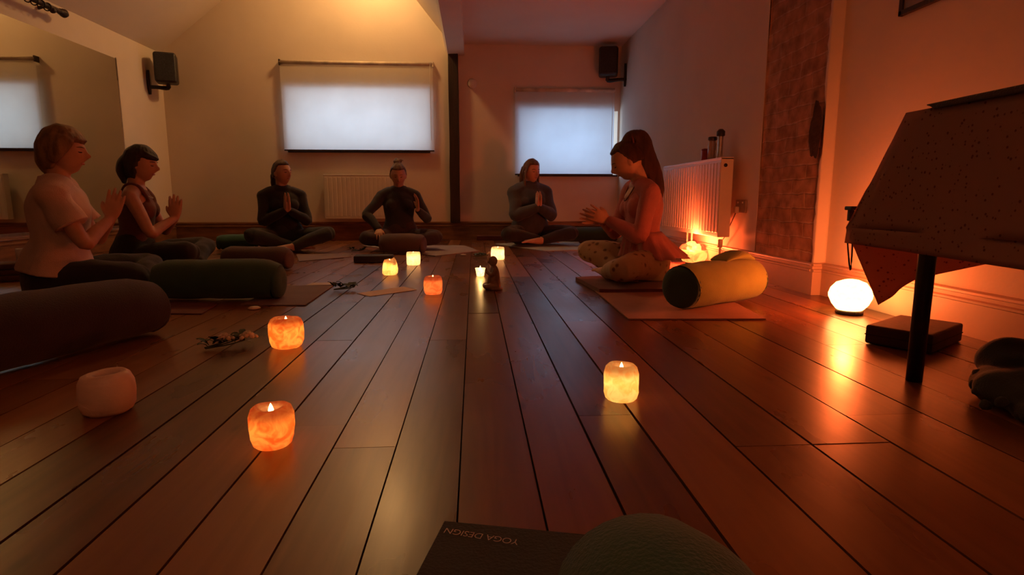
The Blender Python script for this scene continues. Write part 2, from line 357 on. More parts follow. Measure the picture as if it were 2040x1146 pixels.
# skirtings
def skirting(name, p, q, h, nrm, m):
    p, q, n_ = V((*p, 0)), V((*q, 0)), V((*nrm, 0)); bm = bmesh.new()
    pr = [(0.0, 0), (0.020, 0), (0.020, h * .72), (0.026, h * .74), (0.026, h * .79), (0.016, h * .82), (0.016, h * .90), (0.024, h * .92), (0.022, h * .97), (0.010, h), (0.0, h)]
    A = [[bm.verts.new(e + n_ * a + V((0, 0, b))) for a, b in pr] for e in (p, q)]
    for k in range(len(pr) - 1): bm.faces.new((A[0][k], A[0][k + 1], A[1][k + 1], A[1][k]))
    bm.faces.new(A[0]); bm.faces.new(A[1][::-1])
    return struct(link(name, bm, m, smooth=False))
skirting('baseboard_back', (XL, YB), (XR, YB), SKB, (0, -1), M_SKIRT)
skirting('baseboard_left', (XL, YF), (XL, YB), SKB * .9, (1, 0), M_SKIRT)
skirting('baseboard_right', (XR, PIER_Y0), (XR, YB), SKR, (-1, 0), M_SKIRT_R)
skirting('baseboard_pier', (XR - .02, PIER_Y0), (XN, PIER_Y0), SKR, (0, -1), M_SKIRT_R)
skirting('baseboard_right_near', (XN, YF), (XN, PIER_Y0), SKR, (-1, 0), M_SKIRT_R)
# windows + blinds
def window(i, W, bx0, bx1, bz1, tint, label):
    x0, x1, z0, z1 = W; bm = bmesh.new(); y = YB + 0.34; t = 0.045
    for lo, hi in (((x0, y, z0), (x0 + t, y + .05, z1)), ((x1 - t, y, z0), (x1, y + .05, z1)), ((x0, y, z0), (x1, y + .05, z0 + t)), ((x0, y, z1 - t), (x1, y + .05, z1))): box(bm, lo, hi)
    w = struct(link('window_%d' % i, bm, M_WHITE, smooth=False))
    bm = bmesh.new(); quad(bm, ((x0, y + .025, z0), (x1, y + .025, z0), (x1, y + .025, z1), (x0, y + .025, z1))); struct(link('pane', bm, M_GLASS, w, False))
    bm = bmesh.new(); box(bm, (x0 - .03, YB - .03, z0 - .022), (x1 + .01, YB + .34, z0 - .002)); sl = struct(link('sill', bm, M_POST, w, False)); bevel(sl, .004)
    # blind
    r = empty('roller_blind', ((bx0 + bx1) / 2, YB - .055, z0)); hw = (bx1 - bx0) / 2; hh = bz1 - z0
    bm = bmesh.new(); nx, nz = 24, 14; G = []
    for a in range(nx + 1):
        G.append([bm.verts.new((-hw + 2 * hw * a / nx, 0.004 * noise.noise(V((a * .5, b * .15, i))), 0.006 + (hh - .02) * b / nz)) for b in range(nz + 1)])
    for a in range(nx):
        for b in range(nz): bm.faces.new((G[a][b], G[a + 1][b], G[a + 1][b + 1], G[a][b + 1]))
    bf_ = link('blind_fabric', bm, blind_mat('blind_fabric_%d' % i, tint), r)
    bm = bmesh.new(); tube(bm, ((-hw, 0, hh), (hw, 0, hh)), (.022, .022), n=14, sub=1, flat=True); link('roller_tube', bm, mat('blind_roller', (0.62, 0.55, 0.45), 0.6), r)
    bm = bmesh.new(); box(bm, (-hw, -.008, -.008), (hw, .008, .008)); bevel(link('bottom_bar', bm, M_POST, bf_, False), .003)
    for s in (-1, 1):
        bm = bmesh.new(); box(bm, (s * hw - .008, -.02, hh - .035), (s * hw + .008, .055, hh + .03)); bevel(link('bracket', bm, M_POST if s < 0 and i == 1 else M_WHITE, r, False), .002)
    bm = bmesh.new(); tube(bm, ((hw - .03, -.03, hh - .01), (hw - .031, -.03, hh * .5), (hw - .03, -.03, .12)), (.003,) * 3, n=6); link('pull_chain', bm, M_WHITE, r)
    tag(r, label, 'blind')
b1a, b1b = aty(567, 303, YB - .055), aty(862, 128, YB - .055)
window(1, W1, b1a.x, b1b.x, b1b.z, (0.86, 0.86, 0.84), 'wide pale roller blind over the window left of the dark post')
b2a, b2b = aty(1026, 350, YB - .055), aty(1225, 181, YB - .055)
window(2, W2, b2a.x, b2b.x, b2b.z, (0.64, 0.80, 0.96), 'smaller bluish roller blind over the window right of the dark post')
# world = dull daylight outside
w = bpy.data.worlds.new('daylight'); sc.world = w; w.use_nodes = True
bg = w.node_tree.nodes['Background']; bg.inputs[0].default_value = (0.60, 0.78, 1.0, 1); bg.inputs[1].default_value = 1.0
sky = w.node_tree.nodes.new('ShaderNodeTexSky'); sky.sky_type = 'HOSEK_WILKIE'; sky.turbidity = 6.0; sky.sun_direction = (0.4, -0.8, 0.35)
mxw = w.node_tree.nodes.new('ShaderNodeMixRGB'); mxw.inputs[0].default_value = 0.25; mxw.inputs[1].default_value = (0.62, 0.78, 1.0, 1)
w.node_tree.links.new(sky.outputs[0], mxw.inputs[2]); w.node_tree.links.new(mxw.outputs[0], bg.inputs[0])
bg.inputs[1].default_value = 4.6
# mirror on the left wall
ma, mb = atx(250, 297, XL), atx(225, 115, XL)
MY1 = (ma.y + mb.y) / 2; MZ = mb.z
mr = empty('wall_mirror', (XL, 4.2, 0.2)); bm = bmesh.new(); box(bm, (0.002, 1.0 - 4.2, 0.03), (0.008, MY1 - 4.2, MZ - .2)); link('mirror_glass', bm, M_MIRROR, mr, False)
bm = bmesh.new(); box(bm, (0.0, 1.0 - 4.2, 0.015), (0.012, MY1 - 4.2 + .006, 0.035)); box(bm, (0, MY1 - 4.2, .03), (.011, MY1 - 4.2 + .008, MZ - .19)); link('edge_strip', bm, M_STEEL, mr, False)
tag(mr, 'large frameless mirror covering most of the left wall', 'mirror')
# ------------------------------------------------------------------ wall fittings
def speaker(c, yaw, wallpt, label):
    r = empty('loudspeaker', c, yaw); bm = bmesh.new(); box(bm, (-.11, -.1, -.16), (.11, .1, .16)); cb_ = bevel(link('cabinet', bm, M_BLACK, r, False), .03, 4)
    bm = bmesh.new(); box(bm, (-.095, -.112, -.145), (.095, -.098, .145)); bevel(link('grille', bm, mat('speaker_cloth', (0.03, 0.03, 0.034), 0.9, 0.2, 60, 0.5, 200), cb_, False), .01)
    wl = Matrix.Rotation(-yaw, 3, 'Z') @ (V(wallpt) - V(c)); bm = bmesh.new()
    tube(bm, ((0, 0, -.15), (0, .02, -.20), (wl.x * .6, wl.y * .6, -.2), (wl.x, wl.y, -.2)), (.02, .024, .02, .02), n=10)
    link('bracket', bm, M_BLACKM, r)
    bm = bmesh.new(); lathe(bm, [(.05, -.012), (.05, .012)], 16, M=Matrix.Rotation(R(90), 3, 'X')); pl = link('wall_plate', bm, M_BLACKM, r); pl.location = (wl.x, wl.y, -.15); pl.rotation_euler = (0, 0, math.atan2(-wl.x, wl.y)); pl.scale = (0.7, 1, 2.6)
    return tag(r, label, 'speaker')
c = atx(331, 137, XL + .19); speaker(c, R(20), (XL + .012, c.y - .03, 0), 'black speaker on a bracket in the corner above the mirror')
c = atx(1212, 124, XR - .2); speaker(c, R(-12), (XR - .012, c.y - .05, 0), 'black speaker on a bracket above the right-hand window')
c = aty(941, 167, YB); bm = bmesh.new(); lathe(bm, [(.055, 0), (.055, .018), (.045, .034), (.015, .04)], 24, M=Matrix.Rotation(R(90), 3, 'X'))
o = link('smoke_detector', bm, M_WHITE, loc=c); tag(o, 'small round white detector on the back wall beside the dark post', 'detector')
def radiator(name, W, Hh, loc, rz, label, valve=None):
    r = empty(name, loc, rz); bm = bmesh.new(); d = 0.055; n = int(W / 0.05)
    box(bm, (-W / 2, -d, 0), (W / 2, -d + .02, Hh))
    for k in range(n): x = -W / 2 + W * (k + .5) / n; box(bm, (x - .017, -d - .0025, .03), (x + .017, -d + .004, Hh - .03))
    bevel(link('front_panel', bm, M_WHITE, r, False), .0022, 2)
    bm = bmesh.new(); box(bm, (-W / 2 - .004, -d - .002, Hh - .012), (W / 2 + .004, .03, Hh + .004)); bevel(link('top_grille', bm, M_WHITE, r, False), .003)
    for s in (-1, 1): bm = bmesh.new(); box(bm, (s * W / 2 - .004, -d, 0), (s * W / 2 + .004, .03, Hh)); bevel(link('end_panel', bm, M_WHITE, r, False), .003)
    for s in (-1, 1): bm = bmesh.new(); box(bm, (s * W * .35 - .02, .0, Hh * .15), (s * W * .35 + .02, .072, Hh * .85)); link('wall_bracket', bm, M_WHITE, r, False)
    return tag(r, label, 'radiator')
xa, xb = aty(648, 400, YB - .1).x, aty(806, 400, YB - .1).x; zt, zb = aty(650, 348, YB - .13).z, aty(650, 436, YB - .13).z
radiator('radiator', xb - xa, zt - zb, ((xa + xb) / 2, YB - .075, zb), 0, 'white panel radiator on the back wall under the wide window')
ya = atx(1437, 314, XR - .13); yb2 = atx(1322, 337, XR - .13); zb = atx(1430, 473, XR - .13).z; zt = ya.z
RADY0, RADY1 = ya.y, yb2.y
rad = radiator('radiator', RADY1 - RADY0, zt - zb, (XR - .075, (RADY0 + RADY1) / 2, zb), R(-90), 'white panel radiator on the right wall behind the kneeling teacher'.replace('kneeling', 'seated'))
Wd = (RADY1 - RADY0) / 2
bm = bmesh.new(); lathe(bm, [(.012, 0), (.017, .005), (.017, .05), (.012, .058)], 14); v = link('valve', bm, M_WHITE, rad); v.location = (Wd - .05, -.01, -.075)
bm = bmesh.new(); tube(bm, ((Wd - .05, -.01, -.075), (Wd - .05, -.01, -zb + .005)), (.008, .008), n=10, sub=1); link('pipe', bm, M_WHITE, rad)
for px_ in (1370, 1379):
    yy = Wd - (atx(px_, 482, XR - .08).y - RADY0); bm = bmesh.new(); tube(bm, ((yy, -.01, .02), (yy, -.01, -zb + .005)), (.007, .007), n=10, sub=1); link('pipe', bm, M_WHITE, rad)
bm = bmesh.new(); lathe(bm, [(.012, -.004), (.012, .004)], 14, M=Matrix.Rotation(R(90), 3, 'Y')); v = link('bleed_plug', bm, M_BLACK, rad); v.location = (Wd + .006, -.025, zt - zb - .05)
# trinkets on that radiator
zt2 = zt + 0.004
c = V((XR - .1, atx(1404, 310, XR - .1).y, zt2)); r = empty('tin', c); bm = bmesh.new(); lathe(bm, [(.022, 0), (.024, .004), (.024, .07), (.022, .074)], 18); link('can', bm, mat('red_tin', (0.30, 0.03, 0.03), 0.4), r)
bm = bmesh.new(); lathe(bm, [(.025, .07), (.025, .08), (.008, .085)], 18); link('lid', bm, mat('red_lid', (0.22, 0.03, 0.03), 0.4), r); tag(r, 'small red tin standing on the right-hand radiator', 'tin')
c = V((XR - .1, atx(1418, 308, XR - .1).y, zt2)); r = empty('glass_jar', c); bm = bmesh.new(); lathe(bm, [(.024, 0), (.028, .006), (.028, .105), (.022, .118), (.022, .13)], 18)
gj, nt_, p_, o_ = nodes('jar_glass'); p_.inputs['Base Color'].default_value = (.55, .45, .4, 1); p_.inputs['Transmission Weight'].default_value = 0.6; p_.inputs['Roughness'].default_value = 0.15
nn = N(nt_, 'ShaderNodeTexNoise', Scale=20.0); rr_ = ramp(nt_, nn.outputs['Fac'], [(.3, (.5, .4, .35)), (.7, (.62, .5, .44))]); nt_.links.new(rr_.outputs[0], p_.inputs['Base Color'])
link('jar', bm, gj, r); bm = bmesh.new(); lathe(bm, [(.026, .13), (.03, .133), (.03, .15), (.026, .154)], 18); link('lid', bm, M_BLACK, r); tag(r, 'clear jar with a dark lid on the right-hand radiator', 'jar')
c = V((XR - .085, atx(1434, 305, XR - .085).y, zt2)); r = empty('pepper_mill', c); bm = bmesh.new(); lathe(bm, [(.02, 0), (.022, .005), (.018, .05), (.018, .14), (.02, .15)], 18); link('flask', bm, M_STEEL, r)
r.name = 'slim_flask'; bm = bmesh.new(); lathe(bm, [(.026, .15), (.028, .155), (.028, .18), (.014, .195)], 18); link('cap', bm, M_BLACK, r); tag(r, 'tall slim metal flask with a dark cap on the radiator corner', 'flask')
# socket, plug, cable
c = atx(1478, 411, XR); r = empty('wall_socket', c); bm = bmesh.new(); box(bm, (-.012, -.073, -.043), (0, .073, .043)); fp_ = bevel(link('face_plate', bm, mat('nickel_plate', (.30, .22, .18), .4, .1, 20), r, False), .004)
for s in (-1, 1): bm = bmesh.new(); box(bm, (-.016, s * .035 - .008, .018), (-.011, s * .035 + .008, .03)); bevel(link('switch', bm, M_WHITE, fp_, False), .002)
tag(r, 'double white wall socket between the radiator and the brick pier', 'socket')
pl = atx(1466, 418, XR - .03); r = empty('power_lead', pl); bm = bmesh.new(); box(bm, (-.012, -.02, -.022), (.016, .02, .022)); bevel(link('plug', bm, mat('ivory_plug', (.5, .42, .36), .4), r, False), .006)
BOWL = at(1382, 530); bm = bmesh.new(); q = [V((0, 0, -.02)), V((-.005, .12, -.17)), V((0, .22, -.27)), V((.012, .05, -.36)), V((-.02, .02, -pl.z + .01)), BOWL + V((.03, -.03, .02)) - pl]
tube(bm, q, (.0032,) * 6, n=8, sub=6); link('cable', bm, mat('brown_cable', (.05, .02, .012), .5), r); tag(r, 'thin dark cable hanging from the wall socket to the salt bowl', 'cable')
# picture, curtain pole
c = atx(1797, 34, XN); r = empty('picture_frame', c); Wp, Hp = 0.62, 0.5
bm = bmesh.new()
for lo, hi in (((-.02, -Wp, 0), (0, 0, .022)), ((-.02, -Wp, Hp), (0, 0, Hp + .022)), ((-.02, -.022, 0), (0, 0, Hp)), ((-.02, -Wp, 0), (0, -Wp + .022, Hp))): box(bm, lo, hi)
bevel(link('frame', bm, M_POST, r, False), .003); bm = bmesh.new(); box(bm, (-.012, -Wp + .02, .02), (-.002, -.02, Hp)); link('print', bm, mat('faded_print', (.30, .24, .2), .6, .3, 4), r, False)
tag(r, 'dark framed picture high on the wall above the draped table', 'picture')
e = atx(128, 27, XL + .11); r = empty('curtain_pole', e); bm = bmesh.new(); tube(bm, ((0, -.07, 0), (0, -4.2, 0)), (.02, .02), n=14, sub=1); po_ = link('pole', bm, M_POST, r)
bm = bmesh.new(); lathe(bm, [(.014, -.07), (.026, -.055), (.016, -.045), (.034, -.02), (.036, .0), (.02, .03), (.006, .045)], 16, M=Matrix.Rotation(R(-90), 3, 'X')); link('finial', bm, M_POST, po_)
for y in (-.14, -1.6, -3.2):
    bm = bmesh.new(); tube(bm, ((-.112, y, .0), (-.05, y, .01), (0, y, -.015)), (.014, .012, .026), n=10); link('bracket', bm, M_POST, r)
for k in range(5):
    bm = bmesh.new()
    M_ = Matrix.Rotation(R(90), 3, 'X'); pts_ = [V((.03 * math.cos(t), -.2 - k * .07, .03 * math.sin(t) - .008)) for t in [2 * math.pi * j / 16 for j in range(17)]]
    tube(bm, pts_, (.005,) * 17, n=6, sub=1, ref=(0, 1, 0)); link('curtain_ring', bm, M_POST, r)
tag(r, 'dark curtain pole with a turned finial above the mirror', 'curtain pole')

# ------------------------------------------------------------------ salt candles and lamps
def point(name, loc, power, color, r=0.02, parent=None):
    l = bpy.data.lights.new(name, 'POINT'); l.energy = power; l.color = color; l.shadow_soft_size = r
    o = bpy.data.objects.new(name, l); COL.objects.link(o); o.location = loc
    if parent: o.parent = parent
    return o
M_WAX = mat('tealight_wax', (.7, .55, .4), .4, .05)
def candle(px, py, wpx, hpx, label, lit=1.0, mats=None, seed=0, kind='round', hue=(1, .42, .12)):
    p = at(px, py); dep = ray(px, py); d = p.y
    rad = wpx / F * d / 2 / (1.0 + 0.10 * ((px - 1020) / 1000) ** 2); hh = hpx / F * d * 0.93
    p = at(px, py - 1) + V((p.x, p.y, 0)).normalized() * rad * .75; p.z = 0
    r = empty('salt_candle_holder', p, seed * 1.3); bm = bmesh.new(); wr = rad * .44
    prof = [(rad * .70, 0.0), (rad * .86, hh * .06), (rad * .97, hh * .22), (rad * 1.0, hh * .5), (rad * .97, hh * .76), (rad * .86, hh * .93), (rad * .70, hh * 1.0), (wr * 1.15, hh * .985), (wr, hh * .93), (wr * .98, hh * .70), (wr * .9, hh * .66)]
    if kind == 'square': prof = [(rad * .86, 0), (rad * .97, hh * .05), (rad, hh * .3), (rad, hh * .7), (rad * .98, hh * .92), (rad * .90, hh), (wr * 1.2, hh), (wr, hh * .95), (wr, hh * .7), (wr * .9, hh * .66)]
    if kind == 'peaked': prof = [(rad * .72, 0), (rad * .95, hh * .1), (rad, hh * .35), (rad * .95, hh * .65), (rad * .78, hh * .88), (rad * .62, hh * 1.0), (wr * 1.05, hh * .9), (wr, hh * .8), (wr * .9, hh * .62)]
    dense = []
    for (a, b), (c_, d_) in zip(prof, prof[1:]):
        for k in range(3): dense.append((a + (c_ - a) * k / 3, b + (d_ - b) * k / 3))
    dense.append(prof[-1]); lathe(bm, dense, 40, wob=0.0036 if kind != 'peaked' else 0.007, seed=seed * 7.3)
    if kind == 'peaked':
        for v in bm.verts:
            if v.co.z > hh * .6: v.co.z += 0.016 * noise.noise(V((v.co.x * 30, v.co.y * 30, 2)))
    for v in bm.verts:
        if v.co.z < 0.002: v.co.z = 0.0005
    link('salt_body', bm, mats, r)
    bm = bmesh.new(); lathe(bm, [(wr * .8, hh * .67), (wr * .84, hh * .68), (wr * .84, hh * .80), (wr * .78, hh * .80), (wr * .76, hh * .78)], 20); tl_ = link('tealight', bm, M_STEEL if lit else mat('cold_tealight', (.15, .1, .08), .5), r)
    if lit:
        bm = bmesh.new(); lathe(bm, [(.001, hh * .79), (.0045, hh * .83), (.0055, hh * .88), (.0035, hh * .96), (.0004, hh * 1.04)], 12); link('flame', bm, M_FLAME, tl_)
        point('candle_light', (0, 0, hh * .60), 0.27 * lit * (rad / .05) ** 2, hue, .012, r)
    else:
        bm = bmesh.new(); tube(bm, ((0, 0, hh * .78), (.002, 0, hh * .86)), (.001, .001), n=6, sub=1); link('wick', bm, M_BLACK, tl_)
    return tag(r, label, 'candle holder', 'rock salt candle holders on the floor')
M_FLAME = emit('candle_flame', (1, .55, .16), 22)
M_SALT_O = salt_mat('salt_orange', (.85, .20, .035), (1, .62, .24), (1, .24, .05), .13, 26)
M_SALT_Y = salt_mat('salt_yellow', (1, .60, .22), (1, .80, .46), (1, .46, .13), .22, 34)
M_SALT_P = salt_mat('salt_pink', (.9, .26, .12), (1, .5, .28), (1, .22, .09), .08, 26)
M_SALT_W = salt_mat('salt_pale', (1, .68, .34), (1, .84, .55), (1, .58, .24), .7, 30)
M_SALT_U = salt_mat('salt_unlit', (.8, .4, .3), (.9, .5, .38), (.0, .0, .0), 0.0, 16, .10, (.86, .64, .54))
candle(220, 832, 106, 90, 'unlit pink salt candle holder beside the dark purple bolster', 0, M_SALT_U, 1)
candle(545, 900, 97, 94, 'glowing orange salt candle holder nearest the camera', 1.0, M_SALT_O, 2)
candle(573, 698, 70, 66, 'glowing orange salt candle holder beside the white flower posy', 1.0, M_SALT_O, 3)
candle(1236, 805, 81, 84, 'bright yellow salt candle holder alone on the bare boards near the middle', 1.25, M_SALT_Y, 4, hue=(1, .55, .2))
candle(777, 550, 32, 33, 'peaked glowing salt candle holder just behind the beige card', 1.9, M_SALT_Y, 5, 'peaked', (1, .5, .18))
candle(824, 530, 27, 28, 'square-cut pale glowing salt candle holder in front of the mauve bolster', 1.9, M_SALT_W, 6, 'square', (1, .6, .25))
candle(863, 589, 39, 40, 'reddish salt candle holder to the right of the beige card', 0.8, M_SALT_P, 7)
candle(992, 519, 27, 27, 'pale bright salt candle holder just behind the little monk figure', 2.6, M_SALT_W, 8, 'square', (1, .62, .28))
# globe salt lamp by the right wall
p = at(1697, 630) + V((.02, .05, 0)); p.z = 0; r = empty('globe_lamp', p)
bm = bmesh.new(); prof = [(.038, .012), (.054, .022), (.072, .044), (.085, .074), (.087, .088), (.079, .114), (.060, .140), (.03, .154), (.008, .157)]; lathe(bm, prof, 34, wob=.003)
link('salt_globe', bm, emit('globe_glow', (1, .40, .10), 11), r)
bm = bmesh.new(); lathe(bm, [(.05, 0), (.055, .004), (.055, .016), (.045, .02)], 26); link('base', bm, M_POST, r); tag(r, 'bright white-hot rounded salt lamp on a small dark base by the right wall', 'lamp')
point('globe_lamp_light', (-0.03, -0.03, .215), 15, (1, .13, .025), .03, r)
# bowl of salt chunks
p = BOWL + V((.03, .09, 0)); p.z = .0055; r = empty('salt_bowl_lamp', p)
bm = bmesh.new(); prof = [(.05, .012), (.08, .022), (.103, .055), (.108, .085), (.100, .112), (.088, .110), (.09, .085), (.08, .06), (.03, .05)]; lathe(bm, prof, 34, wob=.005)
link('bowl', bm, salt_mat('salt_bowl', (1, .35, .08), (1, .72, .3), (1, .34, .08), 1.7, 15), r)
bm = bmesh.new(); lathe(bm, [(.055, 0), (.06, .003), (.06, .012), (.05, .014)], 24); link('base', bm, M_POST, r)
M_CH = [salt_mat('salt_chunk_hot', (1, .5, .15), (1, .75, .35), (1, .42, .12), 2.3, 20), salt_mat('salt_chunk_red', (.9, .14, .06), (1, .3, .15), (1, .10, .04), .7, 20)]
for k, (x, y, z, s) in enumerate(((-.045, -.02, .105, .042), (.0, -.045, .115, .042), (.05, -.01, .11, .042), (-.01, .03, .125, .05), (-.06, .03, .11, .04), (.065, .045, .105, .04), (.02, .02, .085, .05))):
    bm = bmesh.new(); bmesh.ops.create_icosphere(bm, subdivisions=2, radius=s)
    for v in bm.verts: v.co *= 1 + .45 * noise.noise(v.co * 18 + V((k * 5, 0, 0)))
    o = link('salt_chunk', bm, M_CH[0 if k in (1, 3, 6) else 1], r, False); o.location = (x, y, z)
point('bowl_light', (-.07, -.11, .18), 30, (1, .11, .025), .04, r); point('bowl_inner_light', (0, 0, .075), .5, (1, .38, .1), .02, r)
tag(r, 'glowing bowl lamp filled with rock salt chunks below the right-hand radiator', 'lamp')
# red mat under it
def flat_cloth(name, pts, z, m, label, cat_, th=.005, parent=None, wave=0.0):
    c = sum((V(p) for p in pts), V()) / len(pts); c.z = 0
    bm = bmesh.new(); n = 14; G = []
    P = [V(p) - c for p in pts]
    for a in range(n + 1):
        row = []
        for b in range(n + 1):
            u, v_ = a / n, b / n; q = (P[0] * (1 - u) + P[1] * u) * (1 - v_) + (P[3] * (1 - u) + P[2] * u) * v_
            row.append(V((q.x, q.y, z + th + wave * abs(noise.noise(V((q.x * 6, q.y * 6, 1)))))))
        G.append(row)
    T_ = [[bm.verts.new(x) for x in r_] for r_ in G]; B_ = [[bm.verts.new((x.x, x.y, z)) for x in r_] for r_ in G]
    for a in range(n):
        for b in range(n):
            bm.faces.new((T_[a][b], T_[a + 1][b], T_[a + 1][b + 1], T_[a][b + 1])); bm.faces.new((B_[a][b], B_[a][b + 1], B_[a + 1][b + 1], B_[a + 1][b]))
    for k in range(n):
        for a, b in (((k, 0), (k + 1, 0)), ((k, n), (k + 1, n)), ((0, k), (0, k + 1)), ((n, k), (n, k + 1))):
            bm.faces.new((T_[a[0]][a[1]], T_[b[0]][b[1]], B_[b[0]][b[1]], B_[a[0]][a[1]]))
    o = link(name, bm, m, parent, False, loc=c)
    if label: tag(o, label, cat_)
    return o
def fl(*pp): return [at(x, y) for x, y in pp]
M_MATP = mat('dusty_pink_mat', (.34, .17, .14), .85, .06, 6, .3, 200)
M_MATM = mat('mauve_mat', (.23, .15, .145), .85, .06, 6, .3, 200)
M_MATG = mat('grey_mat', (.34, .27, .26), .85, .06, 6, .3, 200)
M_MATD = mat('dark_mat', (.03, .034, .03), .8, .12, 6, .3, 200)
M_MATW = mat('pale_mat', (.36, .38, .36), .85, .06, 6, .3, 200)
flat_cloth('yoga_mat', fl((1186, 582), (1252, 638), (1526, 638), (1420, 582)), .001, M_MATP, 'dusty pink yoga mat under the green and yellow bolster', 'yoga mat', .006)

# ------------------------------------------------------------------ people
def head_shape(bm, M, fem=1.0, grow=0.0):
    n, m = 36, 28; rings = []
    for j in range(1, m):
        th = math.pi * j / m; ring = []
        for i in range(n):
            ph = 2 * math.pi * i / n
            x, y, z = math.sin(th) * math.cos(ph), math.sin(th) * math.sin(ph), math.cos(th)
            X, Y, Z = x * .098, y * .076, z * .118
            if z < 0:
                k = -z; Y *= 1 - .34 * k ** 1.5
                if x < 0: X *= 1 - .45 * k
                else: X *= 1 - .10 * k
            if x > 0:
                fr = max(0, x)
                X += .031 * math.exp(-(y / .14) ** 2 - ((z + .20) / .16) ** 2) * (1 if z < -.02 else 1)      # nose
                X += .008 * math.exp(-(y / .11) ** 2 - ((z + .02) / .16) ** 2)                               # bridge
                X -= .012 * math.exp(-((abs(y) - .36) / .16) ** 2 - ((z - .02) / .10) ** 2) * fr            # sockets
                X += .005 * math.exp(-((abs(y) - .36) / .14) ** 2 - ((z + .01) / .06) ** 2) * fr            # lids
                X += .005 * math.exp(-(y / .5) ** 2 - ((z - .16) / .09) ** 2)                               # brow
                X += .007 * math.exp(-(y / .2) ** 2 - ((z + .50) / .07) ** 2)                               # lips
                X -= .004 * math.exp(-(y / .2) ** 2 - ((z + .40) / .04) ** 2)
                X += .011 * math.exp(-(y / .3) ** 2 - ((z + .80) / .14) ** 2)                               # chin
            p = V((X, Y, Z)); p *= 1 + grow
            ring.append(bm.verts.new(M @ p))
        rings.append(ring)
    for a, b in zip(rings, rings[1:]):
        for k in range(n): bm.faces.new((a[k], b[k], b[(k + 1) % n], a[(k + 1) % n]))
    bm.faces.new(rings[0]); bm.faces.new(rings[-1][::-1])
def ellip(bm, M, c, r, rot=None, n=2):
    g = bmesh.ops.create_icosphere(bm, subdivisions=n, radius=1.0)['verts']
    for v in g:
        q = V((v.co.x * r[0], v.co.y * r[1], v.co.z * r[2]))
        if rot: q = rot @ q
        v.co = M @ (q + V(c))
def hair_cap(bm, M, low=-0.15, front=0.52, thick=0.014, fringe=0.0, side=0.0, seed=0.0):
    """hair hull: outside the skull where hair grows, tucked inside it over the face"""
    n, m = 44, 30; rings = []
    for j in range(1, m):
        th = math.pi * j / m; ring = []
        for i in range(n):
            ph = 2 * math.pi * i / n
            x, y, z = math.sin(th) * math.cos(ph), math.sin(th) * math.sin(ph), math.cos(th)
            X, Y, Z = x * .098, y * .076, z * .118
            if z < 0:
                Y *= 1 - .22 * (-z) ** 1.5
            hl = front - fringe * max(0, x)                       # hairline height over the brow
            edge = hl if x > .35 else (hl + (low - hl) * min(1, (0.35 - x) / (.45 + side)))
            k = max(0, min(1, (z - edge) / .10 + .5)); k = k * k * (3 - 2 * k)
            st = .0026 * math.sin(ph * 23 + z * 5 + seed) + .004 * noise.noise(V((x * 3 + seed, y * 3, z * 3)))
            f = -.022 + (thick + .022 + st) * k
            d = V((X, Y, Z)).normalized(); ring.append(bm.verts.new(M @ (V((X, Y, Z)) + d * f)))
        rings.append(ring)
    for a, b in zip(rings, rings[1:]):
        for k in range(n): bm.faces.new((a[k], b[k], b[(k + 1) % n], a[(k + 1) % n]))
    bm.faces.new(rings[0]); bm.faces.new(rings[-1][::-1])
def hand(bm, W, fd, pn, ts, curl=0.15, spread=0.06, s=1.0):
    """wrist W, finger direction, palm normal, thumb side"""
    fd = fd.normalized(); pn = (pn - fd * pn.dot(fd)).normalized(); ts = (ts - fd * ts.dot(fd) - pn * ts.dot(pn)).normalized()
    tube(bm, (W, W + fd * .035 * s, W + fd * .075 * s, W + fd * .092 * s), ((.024 * s, .017 * s), (.036 * s, .016 * s), (.040 * s, .0135 * s), (.037 * s, .010 * s)), ref=ts, n=14)
    for k, (o, L) in enumerate(((.031, .072), (.0105, .082), (-.0105, .076), (-.031, .060))):
        b = W + fd * (.082 if k in (1, 2) else .076) * s + ts * o * s; d = (fd + ts * spread * (1.5 - k)).normalized(); pts = [b - d * .02 * s, b]; ang = 0; p = b
        for sg, c_ in ((.45, .7), (.30, 1.1), (.25, .8)):
            ang += curl * c_; dd = d * math.cos(ang) + pn * math.sin(ang); p = p + dd * L * sg * s; pts.append(p)
        tube(bm, pts, [.0088 * s, .0088 * s, .0082 * s, .0074 * s, .0058 * s], ref=pn, n=10, sub=3)
    b = W + fd * .028 * s + ts * .024 * s; d1 = (fd * .75 + ts * .62 + pn * .22).normalized(); d2 = (fd * .9 + ts * .25 + pn * .35).normalized()
    tube(bm, (W + fd * .012 * s + ts * .008 * s, b, b + d1 * .034 * s, b + d1 * .034 * s + d2 * .026 * s), (.013 * s, .0135 * s, .0105 * s, .0075 * s), n=10, sub=3)
def ik(S, W, l1, l2, pole):
    d = W - S; L = min(d.length, (l1 + l2) * .995); a = (l1 * l1 - l2 * l2 + L * L) / (2 * L); h = math.sqrt(max(l1 * l1 - a * a, 0))
    u = d.normalized(); pp = (pole - u * pole.dot(u)).normalized(); return S + u * a + pp * h
def foot(bm, A, d, up, s=1.0, toes=True):
    d = d.normalized(); up = (up - d * up.dot(d)).normalized(); sd = d.cross(up)
    tube(bm, (A - d * .045 * s, A, A + d * .06 * s, A + d * .12 * s, A + d * .155 * s), ((.026 * s, .028 * s), (.036 * s, .032 * s), (.028 * s, .036 * s), (.019 * s, .042 * s), (.014 * s, .040 * s)), ref=up, n=14)
    for k in range(5):
        o = (k - 2) * .0165 * s; L = (.050, .046, .042, .036, .030)[k]
        b = A + d * .150 * s + sd * o; tube(bm, (b, b + d * L * .5 * s - up * .004 * s, b + d * L * s - up * .007 * s), (.011 * s if k == 0 else .0085 * s, .010 * s if k == 0 else .008 * s, .0075 * s), n=8, sub=2)

